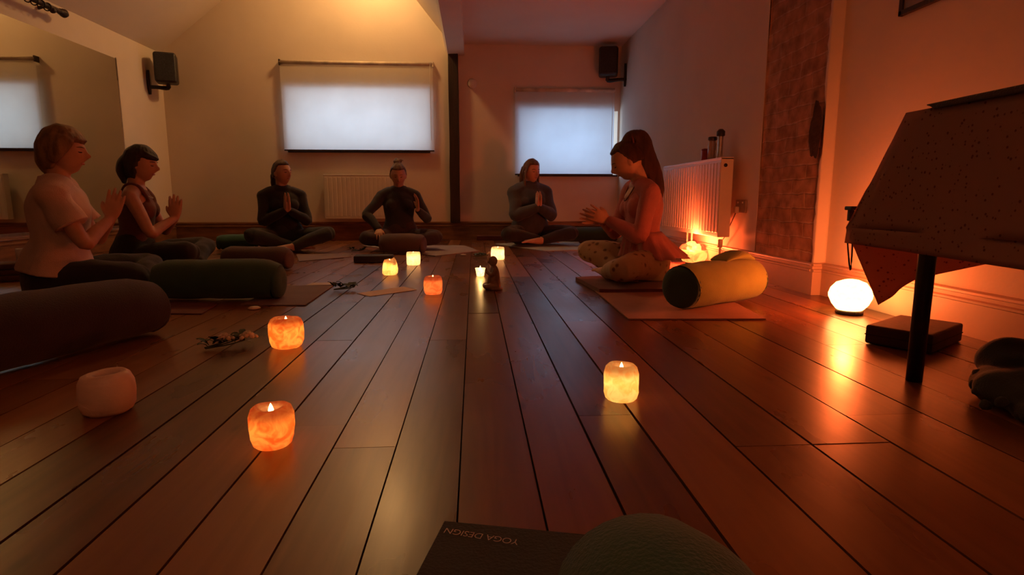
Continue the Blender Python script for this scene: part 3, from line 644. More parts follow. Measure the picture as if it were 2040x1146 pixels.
def person(loc, yaw, s, label, sk, top, bot, hair, spine=None, head=(0, 0, 0), arms='prayer', legs=None, top_kind='long', hair_kind='short',
           lift=0.0, voxel=.0052, hand_c=None, hand_f=None, knee_z=.13, extra=None, neck_open=.0, zc=.010):
    r = empty('person', loc, yaw, s)
    # spine: list of (x, y, z) centres from seat to neck base, given the lean
    sp = spine or [(-.02, 0, .06), (-.005, 0, .14), (.0, 0, .22), (.0, 0, .30), (-.005, 0, .38), (-.01, 0, .46), (-.012, 0, .53), (-.012, 0, .58)]
    sp = [V(p) + V((0, 0, lift)) for p in sp]
    sec = [(.115, .165), (.125, .178), (.108, .158), (.088, .132), (.092, .136), (.104, .148), (.086, .150), (.060, .105)]
    nb = sp[-1]; up = (sp[-1] - sp[-3]).normalized()
    hm = Matrix.Rotation(head[0], 4, 'Z') @ Matrix.Rotation(head[1], 4, 'Y') @ Matrix.Rotation(head[2], 4, 'X')
    hp = nb + V((.012, 0, .055)) + hm.to_3x3() @ V((.018, 0, .118)); HM = Matrix.Translation(hp) @ hm
    shL, shR = nb + V((.0, .165, -.045)), nb + V((.0, -.165, -.045))
    body = bmesh.new()
    tube(body, sp, sec, ref=(1, 0, 0), n=24)
    tube(body, (shR, nb + V((0, -.09, -.015)), nb + V((0, 0, -.01)), nb + V((0, .09, -.015)), shL), (.050, .052, .058, .052, .050), ref=(1, 0, 0), n=16)
    ch = nb + V((.01, 0, 0))
    tube(body, (nb + V((-.005, 0, -.05)), nb + V((.004, 0, .03)), hp + hm.to_3x3() @ V((-.022, 0, -.07)), hp + hm.to_3x3() @ V((-.015, 0, 0))), (.060, .052, .050, .055), n=16)
    if top_kind != 'tee':
        for y in (-1, 1): ellip(body, Matrix.Identity(4), sp[5] + V((.062, y * .068, -.012)), (.055, .058, .06), n=3)
    head_shape(body, HM)
    for y in (-1, 1): ellip(body, HM, (-.008, y * .076, -.008), (.018, .008, .031), Matrix.Rotation(R(-12), 3, 'Y'))
    # legs
    lg = legs or {'L': ((.33, .34, knee_z), (.36, -.02, .062), (-.02, -1, -.02)), 'R': ((.30, -.34, knee_z), (.235, .03, .062), (.1, 1, -.1))}
    legpts = {}
    for sd, y in (('L', 1), ('R', -1)):
        K, A, fdir = V(lg[sd][0]), V(lg[sd][1]), V(lg[sd][2]); Hp = sp[0] + V((.02, y * .085, .03))
        if not isinstance(lg[sd][0], V): pass
        legpts[sd] = (Hp, Hp.lerp(K, .5) + V((0, 0, .012)), K, K.lerp(A, .35) + V((0, 0, .006)), A)
        tube(body, legpts[sd], (.085, .074, .056, .052, .034), n=18)
        foot(body, A, fdir, V((0, 0, 1)) if len(lg[sd]) < 4 else V(lg[sd][3]))
    # arms
    al, af = .265, .235
    C = V(hand_c or (.235, 0, .395)) + V((0, 0, lift)); fd = V(hand_f or (.18, 0, 1)).normalized(); armp = {}
    for sd, y in (('L', 1), ('R', -1)):
        S = shL if y > 0 else shR
        if arms == 'prayer':
            W = C + V((0, y * .0165, 0)); E = ik(S, W, al, af, V((-.25, y * .9, -.9))); hd = (W, fd, V((0, -y, 0)), V((-1, 0, .2)), .03, .045)
        elif arms == 'wave':
            if sd == 'L': W = V((.24, .17, .40)) + V((0, 0, lift)); E = ik(S, W, al, af, V((-.2, .6, -.9))); hd = (W, V((.12, -.04, 1)), V((.25, -1, 0)), V((-.6, -.5, 0)), .18, .10)
            else: W = V((.24, -.21, .21)) + V((0, 0, lift)); E = ik(S, W, al, af, V((-.3, -.9, .1))); hd = (W, V((.8, -.1, -.35)), V((-.2, 0, -1)), V((.1, 1, 0)), .35, .08)
        elif arms == 'gather':
            W = C + V((-.01 * y, y * .03, 0)); E = ik(S, W, al, af, V((-.2, y * .55, -1))); hd = (W, fd + V((0, y * .10, .12 * y)), V((.0, -y, .1)), V((-.3, 0, 1)), .30, .13)
        armp[sd] = (S, S.lerp(E, .5), E, E.lerp(W, .35), W)
        tube(body, armp[sd], (.046, .041, .034, .035, .024), n=14); hand(body, *hd)
    bo_ = link_me('body', bake(body, voxel, 3), sk, r, zc)
    # face details
    nx = bmesh.new()
    for y in (-1, 1):
        bmx = bmesh.new(); tube(bmx, [HM @ V((.098 * math.sqrt(1 - ((y * .028 + t * .014) / .076) ** 2) - .0048, y * .028 + t * .014, .0 - .003 * (1 - t * t))) for t in (-1, -.4, .3, 1)], (.0015, .003, .003, .0015), n=8); link('eyelash', bmx, M_LASH, bo_)
        bmx = bmesh.new(); tube(bmx, [HM @ V((.098 * math.sqrt(1 - ((y * .030 + t * .017) / .076) ** 2 - .03) + .0035, y * .030 + t * .017, .0205 + .003 * (1 - abs(t)))) for t in (-1, 0, 1)], (.0015, .003, .0015), n=8); link('eyebrow', bmx, hair, bo_)
    nx.free()
    bmx = bmesh.new(); tube(bmx, [HM @ V((.0895 - .006 * abs(t), t * .017, -.0585)) for t in (-1, -.4, .4, 1)], ((.0025, .002), (.0055, .004), (.0055, .004), (.0025, .002)), n=8); link('lips', bmx, M_LIP, bo_)
    # trousers
    b = bmesh.new(); tube(b, sp[:4], [(a + .016, c_ + .014) for a, c_ in sec[:3]] + [(.09, .137)], ref=(1, 0, 0), n=24)
    for sd in 'LR':
        P = legpts[sd]; tube(b, P[:4] + (P[3].lerp(P[4], .82),), (.100, .090, .070, .064, .046), n=18); ellip(b, Matrix.Identity(4), P[2] + (P[1] - P[2]).normalized() * .012, (.072, .072, .070), n=3)
    disp(b, .010, 14, 3.0); me = bake(b, .008, 3)
    link_me('trousers', me, bot, r, zc)
    # top
    b = bmesh.new(); z0 = 1 if top_kind in ('tee', 'jacket') else 2
    gr = {'tee': .030, 'jacket': .034, 'long': .014, 'tank': .010, 'peplum': .012}[top_kind]
    pts = sp[z0:]; ss = [(a + gr, c_ + gr) for a, c_ in sec[z0:]]
    if top_kind == 'tee': ss[0] = (.165, .215); ss[1] = (.145, .195)
    if top_kind == 'jacket': ss[0] = (.155, .20); ss[1] = (.15, .195)
    if top_kind == 'tank': pts = pts[:-1] ; ss = ss[:-1]; ss[-1] = (.085, .118)
    elif top_kind in ('peplum',): ss[-1] = (.062, .085)
    tube(b, pts, ss, ref=(1, 0, 0), n=28, flat=(top_kind in ('tee',)))
    if top_kind != 'tee':
        for y in (-1, 1): ellip(b, Matrix.Identity(4), sp[5] + V((.064, y * .068, -.012)), (.058 + gr * .4, .061 + gr * .4, .063 + gr * .4), n=3)
    if top_kind == 'tank':
        for y in (-1, 1): tube(b, (sp[6] + V((-.075, y * .085, 0)), nb + V((-.03, y * .095, .03)), nb + V((.035, y * .095, .02)), sp[6] + V((.088, y * .080, -.01)), sp[5] + V((.10, y * .05, 0))), ((.02, .012),) * 5, ref=(0, 1, 0), n=10)
    else:
        tube(b, (shR, nb + V((0, -.09, -.012)), nb + V((-.004, 0, -.02)), nb + V((0, .09, -.012)), shL), [x + gr * .8 for x in (.052, .052, .050, .052, .052)], ref=(1, 0, 0), n=18)
        for sd in 'LR':
            S, Mi, E, Fm, W = armp[sd]
            if top_kind == 'tee': tube(b, (S, S.lerp(Mi, .6), S.lerp(E, .62)), (.068, .070, .078), n=16, flat=True)
            else: g2 = .010 if top_kind != 'jacket' else .024; tube(b, (S, Mi, E, Fm, Fm.lerp(W, .88)), (.050 + g2, .043 + g2, .037 + g2, .037 + g2, .027 + g2 * .9), n=16)
    if top_kind == 'long' and neck_open == 0: tube(b, (nb + V((0, 0, -.03)), nb + V((.006, 0, .045))), (.072, .060), n=18, flat=True)
    if top_kind == 'jacket': tube(b, (nb + V((-.02, 0, -.03)), nb + V((-.012, 0, .035))), (.088, .075), n=18, flat=True)
    disp(b, .012 if top_kind in ('tee', 'jacket') else .007, 11, 8.0)
    nm = {'tee': 't_shirt', 'jacket': 'jacket', 'long': 'long_sleeved_top', 'tank': 'tank_top', 'peplum': 'peplum_top'}[top_kind]
    to_ = link_me(nm, bake(b, .007, 3), top, r, zc)
    if top_kind in ('long', 'peplum') and neck_open:      # open neckline
        b = bmesh.new(); c0 = nb + V((.052, 0, -.030)); ellip(b, Matrix.Identity(4), c0, (.018, .052, .075 * neck_open), Matrix.Rotation(R(-38), 3, 'Y'), 3); link('bare_neckline', b, sk, r)
    if top_kind == 'peplum':
        b = bmesh.new(); A = []
        for j in range(8):
            t = j / 7; row = []
            for i in range(96):
                a = 2 * math.pi * i / 96; f = (1 + .05 * t + t * .10 * math.sin(a * 15 + math.sin(a * 3)))
                row.append(b.verts.new(sp[3].lerp(sp[1] + V((-.01, 0, .0)), t) + V(((math.cos(a) * (.106 + (.125 if math.cos(a) < 0 else .05) * t) * f), math.sin(a) * (.150 + .085 * t) * f, .005 * math.sin(a * 7) * t))))
            A.append(row)
        for p_, q in zip(A, A[1:]):
            for k in range(96): b.faces.new((p_[k], p_[(k + 1) % 96], q[(k + 1) % 96], q[k]))
        o = link('frill', b, top, to_); so = o.modifiers.new('s', 'SOLIDIFY'); so.thickness = .003
    if top_kind == 'tee':
        b = bmesh.new(); tube(b, [nb + V((-.005 + .070 * math.cos(t), .078 * math.sin(t), .030 - .050 * max(0, math.cos(t)))) for t in [2 * math.pi * k / 20 for k in range(21)]], ((.018, .007),) * 21, n=8, sub=1); link('collar', b, top, to_)
    # hair
    b = bmesh.new(); hx = lambda x, y, z: HM @ V((x, y, z))
    if hair_kind == 'short':
        hair_cap(b, HM, -.72, .46, .017, .16, .12, 1); tube(b, (hx(-.075, 0, .03), hx(-.085, 0, -.05), hx(-.07, 0, -.11)), ((.03, .062), (.032, .058), (.016, .038)), ref=(1, 0, 0), n=16)
        for y in (-1, 1): tube(b, (hx(.045, y * .066, .055), hx(.01, y * .082, .0), hx(-.02, y * .08, -.05)), ((.016, .035), (.013, .034), (.008, .025)), ref=(0, 1, 0), n=12)
    elif hair_kind == 'bob':
        hair_cap(b, HM, -.85, .42, .016, .20, .0, 2)
        tube(b, (hx(-.06, 0, .05), hx(-.095, 0, .01), hx(-.11, 0, -.06), hx(-.10, 0, -.13)), ((.03, .07), (.04, .07), (.038, .06), (.012, .035)), ref=(1, 0, 0), n=18)
        tube(b, (hx(.055, -.05, .075), hx(.092, -.01, .052), hx(.085, .042, .045)), ((.012, .02), (.010, .018), (.006, .012)), n=10)
    elif hair_kind == 'tied':
        hair_cap(b, HM, -.35, .56, .010, .0, .1, 3)
        tube(b, (hx(-.085, 0, .0), hx(-.125, 0, -.02), hx(-.13, 0, -.10), hx(-.12, 0, -.19)), ((.02, .03), (.024, .026), (.022, .026), (.006, .01)), ref=(1, 0, 0), n=14)
    elif hair_kind == 'bun':
        hair_cap(b, HM, -.35, .52, .011, .0, .1, 4)
        for k in range(5):
            a = 2 * math.pi * k / 5; ellip(b, HM, (-.03 + .02 * math.cos(a), .022 * math.sin(a), .133 + .008 * (k % 2)), (.026, .026, .022), n=2)
        tube(b, (hx(-.03, .02, .135), hx(-.01, .05, .15), hx(.0, .062, .12)), (.004, .003, .001), n=6)
    elif hair_kind == 'long':
        hair_cap(b, HM, -.5, .52, .016, .0, .3, 5)
        for y in (-1, 1): tube(b, (hx(.035, y * .058, .07), hx(.012, y * .076, .0), hx(.0, y * .082, -.08), hx(.02, y * .085, -.16)), ((.012, .024), (.009, .030), (.012, .028), (.005, .012)), ref=(0, 1, 0), n=12)
        tube(b, (hx(-.07, 0, .04), hx(-.092, 0, -.05), hx(-.085, 0, -.15), hx(-.08, 0, -.22)), ((.03, .07), (.03, .08), (.026, .075), (.012, .05)), ref=(1, 0, 0), n=18)
    elif hair_kind == 'ponytail':
        hair_cap(b, HM, -.3, .60, .010, .0, .05, 6)
        base = hx(-.075, 0, .085); R3 = hm.to_3x3()
        tube(b, (hx(-.03, 0, .10), hx(-.08, 0, .125), hx(-.125, 0, .09), base + V((-.085, .005, -.09)), base + V((-.135, .008, -.20)), base + V((-.165, .01, -.30)), base + V((-.165, .01, -.38))),
             ((.035, .035), (.040, .036), (.055, .046), (.064, .058), (.058, .060), (.042, .048), (.012, .018)), ref=(1, 0, 0), n=20, sub=6)
        for k in range(7):
            o2 = (k - 3) * .014; tube(b, (base + V((-.05, o2, -.05)), base + V((-.10 - .01 * (k % 3), o2 * 1.2, -.20)), base + V((-.125 - .012 * (k % 2), o2 * 1.1, -.33)), base + V((-.12 - .01 * (k % 3), o2, -.42 - .015 * (k % 2)))), (.010, .012, .010, .003), n=8)
    disp(b, .004, 40, 2.0)
    ha_ = link_me('hair', bake(b, .005, 2), hair, r)
    if hair_kind == 'ponytail':
        b = bmesh.new(); tube(b, [hx(-.078 - .008 * math.cos(t), .036 * math.sin(t), .108 + .036 * math.cos(t)) for t in [2 * math.pi * k / 16 for k in range(17)]], (.007,) * 17, n=8, sub=1); link('hair_tie', b, mat('hair_tie', (.12, .03, .03), .8), ha_)
    if extra: extra(r, HM, nb, sp, sk)
    return tag(r, label, 'person')
M_LASH = mat('lashes', (.02, .012, .01), .8); M_LIP = mat('lips', (.42, .16, .13), .5)
SK1 = skin('skin_fair', (.52, .30, .21)); SK2 = skin('skin_warm', (.50, .28, .19)); SK3 = skin('skin_rosy', (.55, .31, .23))
def hairm(n, c): return mat(n, c, .5, .35, 6, .7, 90, stretch=(6, 6, 1))
HB = hairm('hair_blonde', (.26, .15, .065)); HD = hairm('hair_dark', (.022, .012, .009)); HBR = hairm('hair_brown', (.06, .026, .014)); HG = hairm('hair_ash', (.17, .11, .08)); HR_ = hairm('hair_auburn', (.055, .018, .012)); HL = hairm('hair_light_brown', (.14, .065, .035))
def cloth(n, c, v=.12): return mat(n, c, .9, v, 5, .35, 220, sheen=.15)
BLACKC = cloth('black_jersey', (.012, .011, .011)); 
C_TEE = cloth('pale_pink_cotton', (.62, .47, .42)); C_TANK = cloth('maroon_jersey', (.13, .045, .035)); C_NAVY = cloth('navy_knit', (.028, .030, .040)); C_JACK = cloth('slate_blue_fleece', (.050, .060, .080)); C_PLUM = cloth('plum_leggings', (.055, .034, .040)); C_CHAR = cloth('charcoal_leggings', (.020, .024, .026))
C_PINK = cloth('dusty_rose_jersey', (.50, .17, .17)); C_DTR = cloth('dark_blue_trousers', (.018, .018, .024))
def necklace(r, HM, nb, sp, sk):
    b = bmesh.new(); tube(b, [nb + V((.02 + .075 * math.cos(t) , .062 * math.sin(t), .02 - .075 * max(0, math.cos(t)) ** .7)) for t in [R(-95 + 190 * k / 14) for k in range(15)]], (.002,) * 15, n=6, sub=2); link('necklace', b, mat('silver_chain', (.7, .6, .5), .3, metal=1), r)
def pendant(r, HM, nb, sp, sk):
    b = bmesh.new(); tube(b, [nb + V((.035 + .062 * math.cos(t), .055 * math.sin(t), .028 - .12 * max(0, math.cos(t)) ** 1.2)) for t in [R(-92 + 184 * k / 14) for k in range(15)]], (.003,) * 15, n=6, sub=2); link('cord_necklace', b, mat('dark_cord', (.10, .02, .015), .8), r)
NARROW = {'L': ((.37, .26, .13), (.37, -.08, .062), (-.02, -1, -.02)), 'R': ((.35, -.27, .13), (.26, .05, .062), (.1, 1, -.1))}
NARROW2 = {'L': ((.38, .26, .17), (.37, -.08, .07), (-.02, -1, -.02)), 'R': ((.36, -.27, .17), (.26, .05, .07), (.1, 1, -.1))}
P1 = at(126, 596); P2 = at(276, 548); P3 = aty(568, 480, 5.72); P4 = aty(797, 480, 5.98); P5 = aty(1056, 470, 6.42); P6 = aty(1284, 540, 3.42)
for p in (P1, P2, P3, P4, P5, P6): p.z = 0
LEAN = [(-.03, 0, .06), (-.015, 0, .14), (.0, 0, .22), (.012, 0, .30), (.02, 0, .38), (.026, 0, .46), (.030, 0, .53), (.034, 0, .58)]
person(P1, R(24), .97, 'person with short fair hair in a pale pink t-shirt, palms together', SK1, C_TEE, C_DTR, HB, LEAN, (R(-10), R(2), 0), 'prayer', top_kind='tee', hair_kind='short', hand_c=(.24, 0, .41), hand_f=(.3, 0, 1), legs=NARROW)
person(P2, R(16), .96, 'person with dark tied hair in a maroon tank top, palms together', SK2, C_TANK, BLACKC, HD, LEAN, (R(-12), R(6), 0), 'prayer', top_kind='tank', hair_kind='bob', legs=NARROW2, hand_c=(.25, 0, .385), hand_f=(.12, 0, 1), extra=necklace, knee_z=.17)
person(P3, R(-62), .98, 'person in black long-sleeved clothes with tied-back hair, left of the back radiator', SK1, BLACKC, C_CHAR, HBR, None, (R(30), R(-4), 0), 'prayer', top_kind='long', hair_kind='tied', hand_c=(.2, 0, .40), hand_f=(.05, 0, 1), knee_z=.18)
person(P4, R(-80), .98, 'person in a navy top with a hair bun, one hand raised, behind the mauve bolster', SK2, C_NAVY, C_PLUM, HG, None, (R(-2), R(14), 0), 'wave', top_kind='long', hair_kind='bun', neck_open=.6)
person(P5, R(-76), 1.05, 'person with long hair in a slate jacket, palms together, below the smaller window', SK3, C_JACK, C_DTR, HL, None, (R(14), R(2), 0), 'prayer', top_kind='jacket', hair_kind='long', hand_c=(.25, .0, .385), hand_f=(.05, 0, 1))
LEAN2 = [(-.02, 0, .06), (-.005, 0, .14), (.012, 0, .22), (.02, 0, .30), (.022, 0, .38), (.026, 0, .46), (.036, 0, .53), (.05, 0, .58)]
M_LEG = spots('patterned_leggings', (.40, .28, .18), (.15, .075, .04), 19.0, .32, .46)
person(P6, R(186), .94, 'teacher with a long auburn ponytail, dusty rose frilled top and patterned leggings, head bowed', SK3, C_PINK, M_LEG, HR_, LEAN2, (R(-16), R(26), 0), 'gather', top_kind='peplum', hair_kind='ponytail', lift=.03, zc=.030, voxel=.0045,
       hand_c=(.27, 0, .37), hand_f=(1, 0, .28), neck_open=.9, extra=pendant, legs={'L': ((.28, .35, .13), (.25, -.02, .07), (-.02, -1, -.02)), 'R': ((.28, -.35, .18), (.15, .03, .07), (.1, 1, -.1))})

# ------------------------------------------------------------------ bolsters, blankets, mats
def bolster(a, b, rad, m, label, end_m=None, group=None, bulge=.06, sag=0.0, seed=0, handle=False, taper=.10):
    a, b = V(a), V(b); c = (a + b) / 2; L = (b - a).length; rz = math.atan2(b.y - a.y, b.x - a.x); r = empty('bolster', (c.x, c.y, 0.006), rz)
    bm = bmesh.new(); pts, rr = [], []
    for k in range(13):
        t = k / 12; x = -L / 2 + L * t; e = 1 - taper * (max(0, abs(t - .5) - .44) / .06) ** 2 + bulge * math.sin(math.pi * t)
        q = rad * e * (1 + .03 * noise.noise(V((t * 4, seed, 0)))); pts.append((x, sag * math.sin(math.pi * t), q * .96)); rr.append((q * .96, q * 1.04))
    R_ = tube(bm, pts, rr, ref=(0, 0, 1), n=28, sub=2, cap=False)
    disp(bm, rad * .05, 9, seed)
    for v in bm.verts:
        if v.co.z < 0.002: v.co.z = .002
    # puckered ends belong to the cover; a round end panel is its own part
    link('cover', bm, m, r)
    for s in (-1, 1):
        bm = bmesh.new(); q = rad * (1 - taper) * 1.0
        lathe(bm, [(q, -.006), (q * .95, .012), (q * .8, .022), (q * .45, .026), (q * .06, .022)], 26, M=Matrix.Rotation(R(90 * s), 3, 'Y'), wob=.002, seed=seed)
        o = link('end_panel', bm, end_m or m, r); o.location = (s * L / 2, 0, rad * (1 - taper) * .96); o.scale = (1, 1.04, .96)
        if end_m: o['label'] = 'dark green end panel'
    if handle:
        bm = bmesh.new(); tube(bm, ((.03, .015, rad * 1.9), (.08, .015, rad * 2.02), (.17, .01, rad * 2.1), (.235, .0, rad * 1.9)), ((.008, .05), (.014, .06), (.022, .065), (.012, .05)), n=16); link('flap', bm, m, r)
    return tag(r, label, 'bolster', group)
G_GREEN = cloth('bottle_green_canvas', (.032, .092, .062)); G_DGREEN = cloth('dark_green_canvas', (.020, .050, .030)); G_PURP = cloth('dark_purple_canvas', (.034, .016, .024)); G_MAUVE = cloth('mauve_canvas', (.105, .070, .075)); G_YEL = cloth('olive_yellow_canvas', (.25, .25, .055))
GB = 'yoga bolsters beside the sitters'
a, b = at(1357, 610), at(1462, 592)
b = a + (b - a).normalized() * .5
def dn(v): return V((v.x, v.y, 0))
bo = bolster((.925, 2.53, 0), (1.36, 2.79, 0), .106, G_YEL, 'yellow-green bolster with a dark green end on the pink mat', G_DGREEN, GB, .0, seed=2, handle=True, taper=.04); bo.location.z = .008
bolster((-1.55, 2.97, 0), (-.985, 2.96, 0), .10, G_GREEN, 'bottle green bolster lying in front of the person in the pink t-shirt', None, GB, .04, seed=4)
bolster(at(452, 538) + V((0, .03, 0)), at(575, 538) + V((0, .0, 0)), .082, G_MAUVE, 'mauve bolster lying beyond the long green one, ending by a small pale ball'.replace(', ending by a small pale ball', ' beside the dark-haired sitter'), None, GB, .02, seed=5)
bolster(at(438, 499), at(510, 497), .075, G_GREEN, 'short green bolster farthest back on the left, by the person in black', None, GB, .02, seed=6)
bolster((-1.53, 1.30, 0), (-1.22, 2.22, 0), .110, G_PURP, 'dark purple bolster nearest the camera on the left', None, GB, .03, seed=7)
bolster(at(765, 505), at(842, 506), .092, G_MAUVE, 'mauve bolster in front of the person with the raised hand', None, GB, .02, seed=8)
bolster(at(1128, 482), at(1225, 482), .085, G_DGREEN, 'green bolster beside the person in the slate jacket', None, GB, .02, seed=9)
bo = bolster((0.172, .545, 0), (.20, -.2, 0), .097, G_GREEN, 'green bolster at the bottom edge of the view, lying on the lettered mat', None, GB, .03, seed=10); bo.location.z = .007
# mats
flat_cloth('yoga_mat', fl((480, 609), (608, 610), (664, 571), (560, 571)), .001, M_MATM, 'mauve yoga mat under the long bottle green bolster', 'yoga mat', .005)
flat_cloth('yoga_mat', fl((250, 625), (402, 627), (436, 606), (300, 604)), .001, mat('maroon_mat', (.16, .05, .05), .85), 'maroon yoga mat between the purple and the green bolster', 'yoga mat', .004)
flat_cloth('yoga_mat', fl((596, 522), (700, 513), (700, 506), (590, 508)), .001, M_MATM, 'narrow mauve mat in front of the person in black', 'yoga mat', .005)
flat_cloth('yoga_mat', fl((868, 511), (955, 501), (925, 490), (720, 490)), .001, M_MATG, 'grey yoga mat under the person with the raised hand', 'yoga mat', .005)
flat_cloth('yoga_mat', fl((985, 487), (1085, 501), (1165, 499), (1150, 480)), .001, M_MATW, 'pale grey mat under the person in the slate jacket', 'yoga mat', .005)
flat_cloth('folded_blanket', [P6 + V(q) for q in ((-.36, -.40, 0), (.14, -.40, 0), (.24, .2, 0), (-.40, .10, 0))], .001, cloth('maroon_wool', (.12, .022, .028)), 'maroon folded blanket under the seated teacher', 'blanket', .022, wave=.008)
flat_cloth('folded_blanket', fl((946, 476), (1015, 476), (1010, 466), (952, 465)), .001, cloth('maroon_wool'), 'small maroon folded blanket behind the person in the slate jacket', 'blanket', .05, wave=.012) if False else flat_cloth('folded_blanket', fl((950, 479), (1012, 479), (1008, 474), (952, 474)), .001, _cache['maroon_wool'], 'small maroon folded blanket left of the person in the slate jacket', 'blanket', .05, wave=.012)
cl_ = [p for p in fl((1290, 542), (1420, 542), (1445, 523), (1310, 523))]
flat_cloth('prayer_cloth', cl_, .001, cloth('red_cloth', (.45, .10, .08)), 'red cloth spread on the floor under the glowing salt bowl', 'cloth', .004).location.z = -.0005
# near mat with its printed name
ml = fl((886, 1046), (1205, 1077)); c0 = ml[0]; ex = (ml[1] - ml[0]).normalized(); ey = V((0, 0, 1)).cross(ex)
pts = [c0 - ey * .9, c0 - ey * .9 + ex * .262, c0 + ex * .262, c0]
nm = flat_cloth('yoga_mat', pts, .0005, M_MATD, 'narrow folded dark yoga mat with pale lettering under the nearest green bolster', 'yoga mat', .006)
cu = bpy.data.curves.new('lettering', 'FONT'); cu.body = 'YOGA DESIGN'; cu.size = .030; cu.extrude = .0002; cu.offset = -.0004; cu.space_character = .95; cu.align_x = 'LEFT'
t0 = at(1036, 1076, .007); t1 = at(890, 1052, .007); tmp = bpy.data.objects.new('lettering', cu); COL.objects.link(tmp)
dg = bpy.context.evaluated_depsgraph_get(); dg.update(); me = bpy.data.meshes.new_from_object(tmp.evaluated_get(dg)); bpy.data.objects.remove(tmp)
wd = max(v.co.x for v in me.vertices); dirx = (t1 - t0); k_ = dirx.length / wd
me.materials.clear(); me.materials.append(mat('pale_print', (.55, .47, .42), .7))
lt = bpy.data.objects.new('lettering', me); COL.objects.link(lt); lt.parent = nm; lt.location = V((t0.x, t0.y, .0068)) - nm.location; lt.rotation_euler = (0, 0, math.atan2(dirx.y, dirx.x)); lt.scale = (k_, k_ * 1.05, 1); lt['label'] = 'pale printed lettering'
# ------------------------------------------------------------------ small things on the floor
def block(name, c, sx, sy, sz, rz, m, label, cat_, strap=False):
    r = empty(name, c, rz); bm = bmesh.new(); box(bm, (-sx / 2, -sy / 2, 0.001), (sx / 2, sy / 2, sz)); bevel(link('foam', bm, m, r, False), .008, 3)
    bm = bmesh.new(); box(bm, (-sx / 2 - .0008, -sy / 2 - .0008, sz * .48), (sx / 2 + .0008, sy / 2 + .0008, sz * .52)); link('seam', bm, M_GAP, r, False)
    return tag(r, label, cat_)
A_ = at(1727, 690); B_ = at(1850, 708); C_ = at(1914, 680); u_ = (C_ - B_)
cc = (A_ + C_) / 2 + V((.0, .0, 0)); cc.z = 0
block('yoga_block', cc + V((.01, .02, 0)), .30, .20, .066, math.atan2(u_.y, u_.x), mat('dark_foam', (.045, .022, .02), .8), 'flat dark foam block on the floor behind the table leg', 'block')
cc = at(742, 524); cc.z = 0; block('yoga_block', cc + V((0, .08, 0)), .30, .16, .055, R(4), mat('black_foam', (.022, .015, .016), .8), 'black foam block between the mauve bolster and the candles', 'block')
# beige card, paper, scraps
flat_cloth('card', fl((711.5, 585), (736.5, 591.5), (830.6, 578), (804, 572)), .001, mat('beige_card', (.86, .72, .60), .8, .04), 'beige card lying beside the green sprig', 'card', .0015)
flat_cloth('paper_slip', fl((608, 571), (664, 570), (668, 565), (622, 566)), .0065, mat('white_paper', (.72, .62, .54), .8, .03), 'narrow white paper slip on the mauve mat', 'paper', .001)
c = at(507, 616); r = empty('shell', (c.x, c.y, 0)); bm = bmesh.new(); lathe(bm, [(.004, .0), (.026, .002), (.028, .006), (.018, .012), (.003, .015)], 18); link('petal', bm, mat('white_petal', (.75, .66, .58), .6), r); r.name = 'fallen_petal'
bm = bmesh.new(); tube(bm, ((.02, 0, .005), (.034, .004, .004)), (.003, .001), n=6, sub=1); link('stalk', bm, mat('leaf_green', (.05, .07, .03), .7), r); tag(r, 'white fallen petal on the boards before the green bolster', 'petal')
c = at(923, 510); r3 = r.copy(); COL.objects.link(r3); r3.location = (c.x, c.y, .004); r3.rotation_euler = (0, 0, 2.1)
for ch in list(r.children): q_ = ch.copy(); COL.objects.link(q_); q_.parent = r3
r3['label'] = 'white fallen petal at the front edge of the grey mat'
c = at(521, 480); rt = empty('rolled_towel', (c.x, c.y + .25, 0), R(70)); bm = bmesh.new(); tube(bm, ((-.13, 0, .062), (.13, 0, .062)), (.06, .06), n=24, sub=3, flat=True); disp(bm, .008, 14, 3)
for v in bm.verts: v.co.z = max(v.co.z, .003)
link('roll', bm, mat('cream_towelling', (.55, .42, .36), .95, .08, 12, .5, 180), rt); bm = bmesh.new(); tube(bm, ((-.02, 0, .062), (.02, 0, .062)), (.063, .063), n=24, sub=1, flat=True); link('band', bm, mat('towel_band', (.40, .26, .22), .9), rt)
tag(rt, 'small cream rolled towel on the floor behind the person in black', 'towel')
def leaf(bm, p, d, L, w, up=V((0, 0, 1))):
    d = d.normalized(); s = d.cross(up)
    if s.length < .1: s = V((1, 0, 0))
    s.normalize(); pr = [(0, .05), (.25, .8), (.5, 1), (.75, .65), (1, .04)]; prev = None
    for t, k in pr:
        c = p + d * L * t + up * (L * .18 * math.sin(math.pi * t)); row = [bm.verts.new(c - s * w * k), bm.verts.new(c - up * w * .2), bm.verts.new(c + s * w * k)]
        if prev: bm.faces.new((prev[0], prev[1], row[1], row[0])); bm.faces.new((prev[1], prev[2], row[2], row[1]))
        prev = row
M_LEAF = mat('leaf_green', (.05, .07, .03), .7); M_STEM = mat('stem_green', (.06, .07, .03), .7); M_FLW = mat('cream_petals', (.62, .50, .40), .7)
